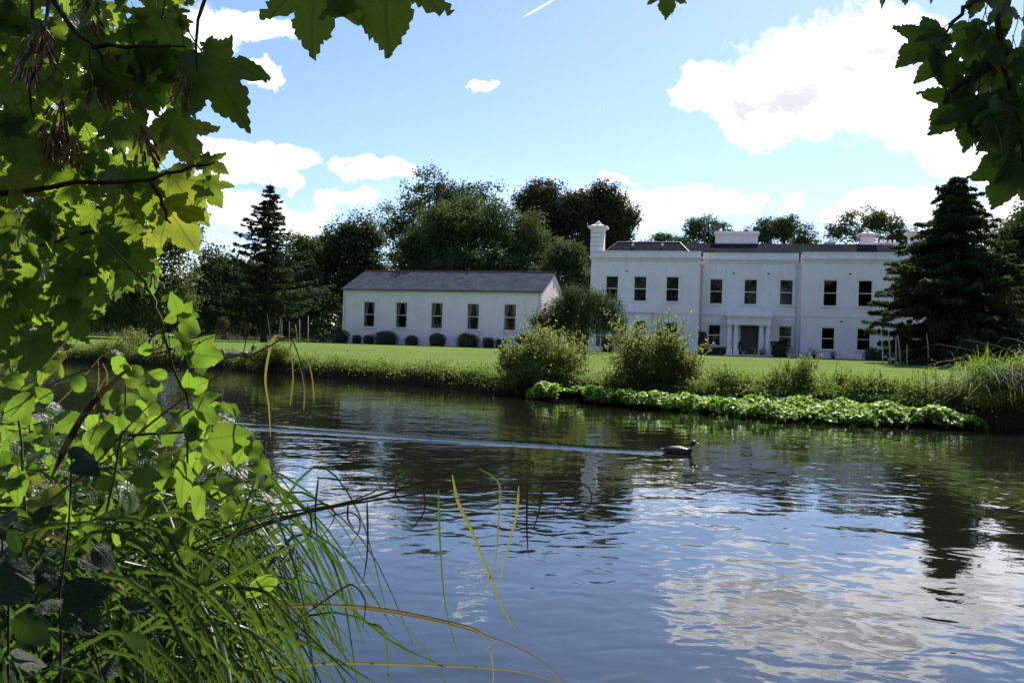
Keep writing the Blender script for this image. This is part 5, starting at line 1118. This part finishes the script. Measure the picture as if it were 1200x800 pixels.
def berry_spray(root, x, y, D, n=7):
    k = MB(); c0 = at(x, y, D)-root.location
    for i in range(n):
        q = c0+Vector((rng.normal()*.018, rng.normal()*.015, rng.normal()*.016)); k.tube([c0+Vector((0, 0, .03)), q], [.0012, .001], 3); k.lathe([(.0008, q.z-.0035), (.0028, q.z-.0015), (.0028, q.z+.001), (.0008, q.z+.0035)], q.x, q.y, 6)
    k.build('seed_head', 'sedge_brown', root, True)
for (x, y) in ((195, 400), (205, 420), (215, 432), (180, 405), (228, 425), (322, 660), (345, 655), (178, 336)): berry_spray(br, x, y, 1.9)
# --- dark-leaved shrub close to the camera
ds = empty('broadleaf_shrub', (-.75, 1.2, .25), 0, 'shaded dull blue-green shrub filling the dark lower left corner', 'shrub')
for pts in ([(60, 1100, 1.3), (70, 800, 1.35), (75, 660, 1.35), (84, 535, 1.25)], [(140, 1100, 1.4), (120, 800, 1.4), (90, 690, 1.4)], [(20, 1100, 1.3), (10, 700, 1.3), (-10, 600, 1.3)]): branch_px(ds, pts, .0028, .0012, 'twig', 'branch', 5, .004)
el_ = [(80, 528, 116, 532), (86, 540, 118, 556), (10, 620, 24, 655), (-5, 610, 20, 600), (40, 612, 62, 590), (75, 700, 130, 690), (60, 680, 50, 650), (80, 715, 118, 740), (58, 690, 48, 660), (110, 640, 145, 668), (95, 655, 120, 665),  (140, 700, 185, 720), (150, 740, 170, 770), (20, 720, 60, 760), (0, 690, 40, 700)]
for e in el_: leaf_px(ds, dul, *e, 1.15+rng.normal()*.06, rng, .6, (rng.normal()*.4, -.6, .9+rng.normal()*.3))
for _ in range(60):
    x, y = rng.uniform(-30, 190), rng.uniform(580, 830)
    if x > 40+(y-580)*.5: continue
    D = rng.uniform(1.15, 1.9); ang = rng.uniform(-2.5, 2.5); sz = rng.uniform(.038, .062); tip = Vector((math.sin(ang), rng.normal()*.5, -math.cos(ang)*.7)); put_leaf(ds, dul, at(x, y, D)-tip.normalized()*sz*.5, tip, Vector((rng.normal()*.5, -.6, .8+rng.normal()*.4)), sz, rng)
# --- sedge
sg_ = empty('sedge_clump', (-.75, 2.0, .25), 0, 'long arching sedge blades leaning out over the near water', 'grass')
def smooth_path(pts, n=4):
    P_ = [Vector(p_) for p_ in pts]; out_ = []
    for i in range(len(P_)-1):
        p0, p1, p2, p3 = P_[max(i-1, 0)], P_[i], P_[i+1], P_[min(i+2, len(P_)-1)]
        for s_ in range(n):
            u = s_/n; out_.append(.5*((2*p1)+(p2-p0)*u+(2*p0-5*p1+4*p2-p3)*u*u+(3*p1-p0-3*p2+p3)*u**3))
    out_.append(P_[-1]); return out_
def ribbon(root, pts, w0, mat, rng, name='blade', taper=True, world=True, tw=.5, into=None):
    q = smooth_path(pts, 4); L = len(q); k = into or MB(); i0 = len(k.v); ref = Vector((rng.normal()*tw, -1, .5+rng.normal()*tw))
    for i, p_ in enumerate(q):
        u = i/(L-1); tg = (q[min(i+1, L-1)]-q[max(i-1, 0)]).normalized(); wv = tg.cross(ref)
        wv = wv.normalized() if wv.length > .05 else Vector((0, 0, 1)); nn = wv.cross(tg); wd2 = w0*.5*min(1, .12+u*5)*((1-u)**.6 if taper else 1)+.0006
        p_ = p_-root.location; k.v += [tuple(p_-wv*wd2), tuple(p_+nn*wd2*.35), tuple(p_+wv*wd2)]
    for i in range(L-1):
        for j in (0, 1): k.f.append((i0+i*3+j, i0+i*3+j+1, i0+i*3+j+4, i0+i*3+j+3))
    if into is not None: return
    return k.build(name, mat, root, True)
def rib_px(pts, D, w0, mat, name='blade', tw=.3):
    w_ = [at(p_[0], p_[1], p_[2] if len(p_) > 2 else D) for p_ in pts]; return ribbon(sg_, w_, w0, mat, rng, name, tw=tw)
G_, Y_, K_ = 'sedge_blade', 'sedge_yellow', 'sedge_brown'
rib_px([(40, 860), (130, 700), (220, 640), (300, 607), (415, 586), (482, 548)], 2.1, .012, G_)
rib_px([(40, 870), (150, 690), (300, 616), (415, 588), (545, 551), (615, 539), (625, 552), (611, 569)], 2.1, .007, K_)
rib_px([(60, 870), (180, 690), (320, 612), (500, 577), (640, 565), (685, 568), (693, 588), (682, 602)], 2.12, .006, K_)
rib_px([(560, 548), (585, 566), (584, 610), (580, 660), (566, 695)], 2.1, .005, Y_); rib_px([(608, 569), (605, 605), (595, 640), (583, 692)], 2.1, .006, Y_)
rib_px([(300, 540), (330, 575), (365, 640), (400, 700), (460, 752), (512, 776)], 2.15, .011, G_)
rib_px([(530, 556), (537, 588), (552, 620), (572, 670), (595, 722), (610, 741)], 2.1, .009, Y_); rib_px([(514, 573), (514, 600), (516, 640), (522, 710), (538, 770)], 2.1, .005, G_)
rib_px([(200, 730), (330, 711), (430, 711), (520, 727), (565, 742), (577, 775), (578, 805)], 2.1, .006, Y_); rib_px([(250, 790), (380, 777), (500, 779), (600, 785), (660, 800)], 2.05, .006, Y_)
rib_px([(320, 705), (420, 712), (530, 732), (620, 765), (668, 803)], 2.12, .005, 'dry_blade')
rib_px([(350, 725), (400, 690), (415, 686), (428, 705), (425, 735)], 2.1, .004, K_); rib_px([(430, 730), (450, 740), (455, 790), (455, 830)], 2.1, .006, G_)
rib_px([(100, 800), (203, 716), (280, 670), (330, 645), (370, 628)], 1.8, .012, G_); rib_px([(120, 640), (240, 610), (330, 590), (390, 585)], 2.15, .010, G_); rib_px([(150, 780), (210, 700), (300, 690), (335, 720), (420, 800)], 1.95, .012, G_)
rib_px([(280, 700), (320, 735), (380, 765), (440, 800)], 2.0, .013, G_); rib_px([(300, 680), (350, 760), (365, 830)], 1.95, .012, G_); rib_px([(290, 640), (330, 700), (352, 770), (362, 830)], 2.0, .010, G_)
for (x, y0, l) in ((373, 560, 70), (360, 590, 40), (430, 585, 95), (408, 590, 30), (493, 560, 60), (466, 560, 30), (636, 566, 55), (618, 560, 90)): rib_px([(x, y0), (x+rng.normal()*4, y0+l*.6), (x-4+rng.normal()*8, y0+l)], 2.1, .005, K_)
for (x, y, r_) in ((385, 590, 30), (415, 600, 34), (655, 566, 26), (668, 566, 30), (480, 545, 20)): rib_px([(x-r_, y+6), (x-6, y), (x+6, y+8), (x+5, y+r_*.7), (x-8, y+r_*1.3)], 2.1, .004, K_)
rib_px([(-20, 500), (60, 450), (130, 425), (200, 410), (275, 382), (288, 398), (280, 425)], 1.95, .005, K_, 'stem'); rib_px([(100, 560), (152, 516), (215, 467), (280, 425), (315, 406), (338, 395), (350, 417), (360, 452)], 2.0, .005, K_, 'stem'); rib_px([(-20, 470), (60, 455), (150, 420), (230, 395), (275, 378)], 2.0, .004, K_, 'stem')
rib_px([(335, 395), (322, 394), (315, 415), (311, 445), (315, 475), (317, 512)], 2.0, .007, Y_); rib_px([(60, 560), (95, 490), (135, 445), (152, 432)], 1.7, .014, K_, 'stem'); rib_px([(40, 600), (110, 545), (150, 500), (180, 470)], 1.9, .006, K_, 'stem'); rib_px([(112, 510), (122, 470), (126, 440), (120, 425)], 1.9, .005, 'dry_blade', 'stem')
for (a, b, c_, d_) in ((45, 455, 100, 385), (60, 480, 120, 415), (85, 500, 125, 440), (110, 480, 115, 420), (60, 420, 92, 375), (340, 475, 341, 410), (356, 480, 352, 430), (368, 470, 357, 410)): rib_px([(a, b), ((a+c_)/2+3, (b+d_)/2), (c_, d_)], 2.0, .004, 'dry_blade', 'stem')
done = 0; mass = MB()
while done < 900:             # the mass of blades, each rooted at the bank edge
    rx_, ry_ = rng.uniform(-1.9, -.5), rng.uniform(1.5, 3.0); z0 = .25; ln = rng.uniform(.45, 1.2); d = Vector((rng.uniform(.3, 1.0), rng.normal()*.4, 0)).normalized(); hgt = rng.uniform(.4, .95)
    tx_ = (rx_+d.x*ln)/(ry_+d.y*ln)
    if tx_ > -.20+rng.normal()*.05 or rx_/ry_ > -.26: continue
    done += 1
    r0_ = Vector((rx_, ry_, z0)); pts = [r0_, r0_+d*ln*.2+Vector((0, 0, hgt*.65)), r0_+d*ln*.55+Vector((0, 0, hgt)), r0_+d*ln*.85+Vector((0, 0, hgt*.85)), r0_+d*ln*1.05+Vector((0, 0, hgt*.5))]
    ribbon(sg_, pts, rng.uniform(.007, .014), G_ if rng.uniform() < .9 else 'dry_blade', rng, tw=.6, into=None if done <= 205 else mass)
tag(mass.build('blades', 'sedge_mass', sg_, True), kind='stuff')
# low undergrowth that closes the gaps
rng = np.random.default_rng(270); n = 5200; P = []
while len(P) < n:
    x, y = rng.uniform(-7, -.7), rng.uniform(1.6, 8.0)
    if y > yn(x)+.1 or x > -.38*y: continue
    P.append((x, y, .25+abs(rng.normal())*.26))
V, Fc = hex_leaves(rng, np.array(P), rng.normal(size=(n, 3))*.6+np.array([0, -.3, .9]), .09)
tag(link('undergrowth', np_mesh('undergrowth', V, Fc, 'bramble_mass')), 'tangled low green undergrowth covering the near bank', kind='stuff')
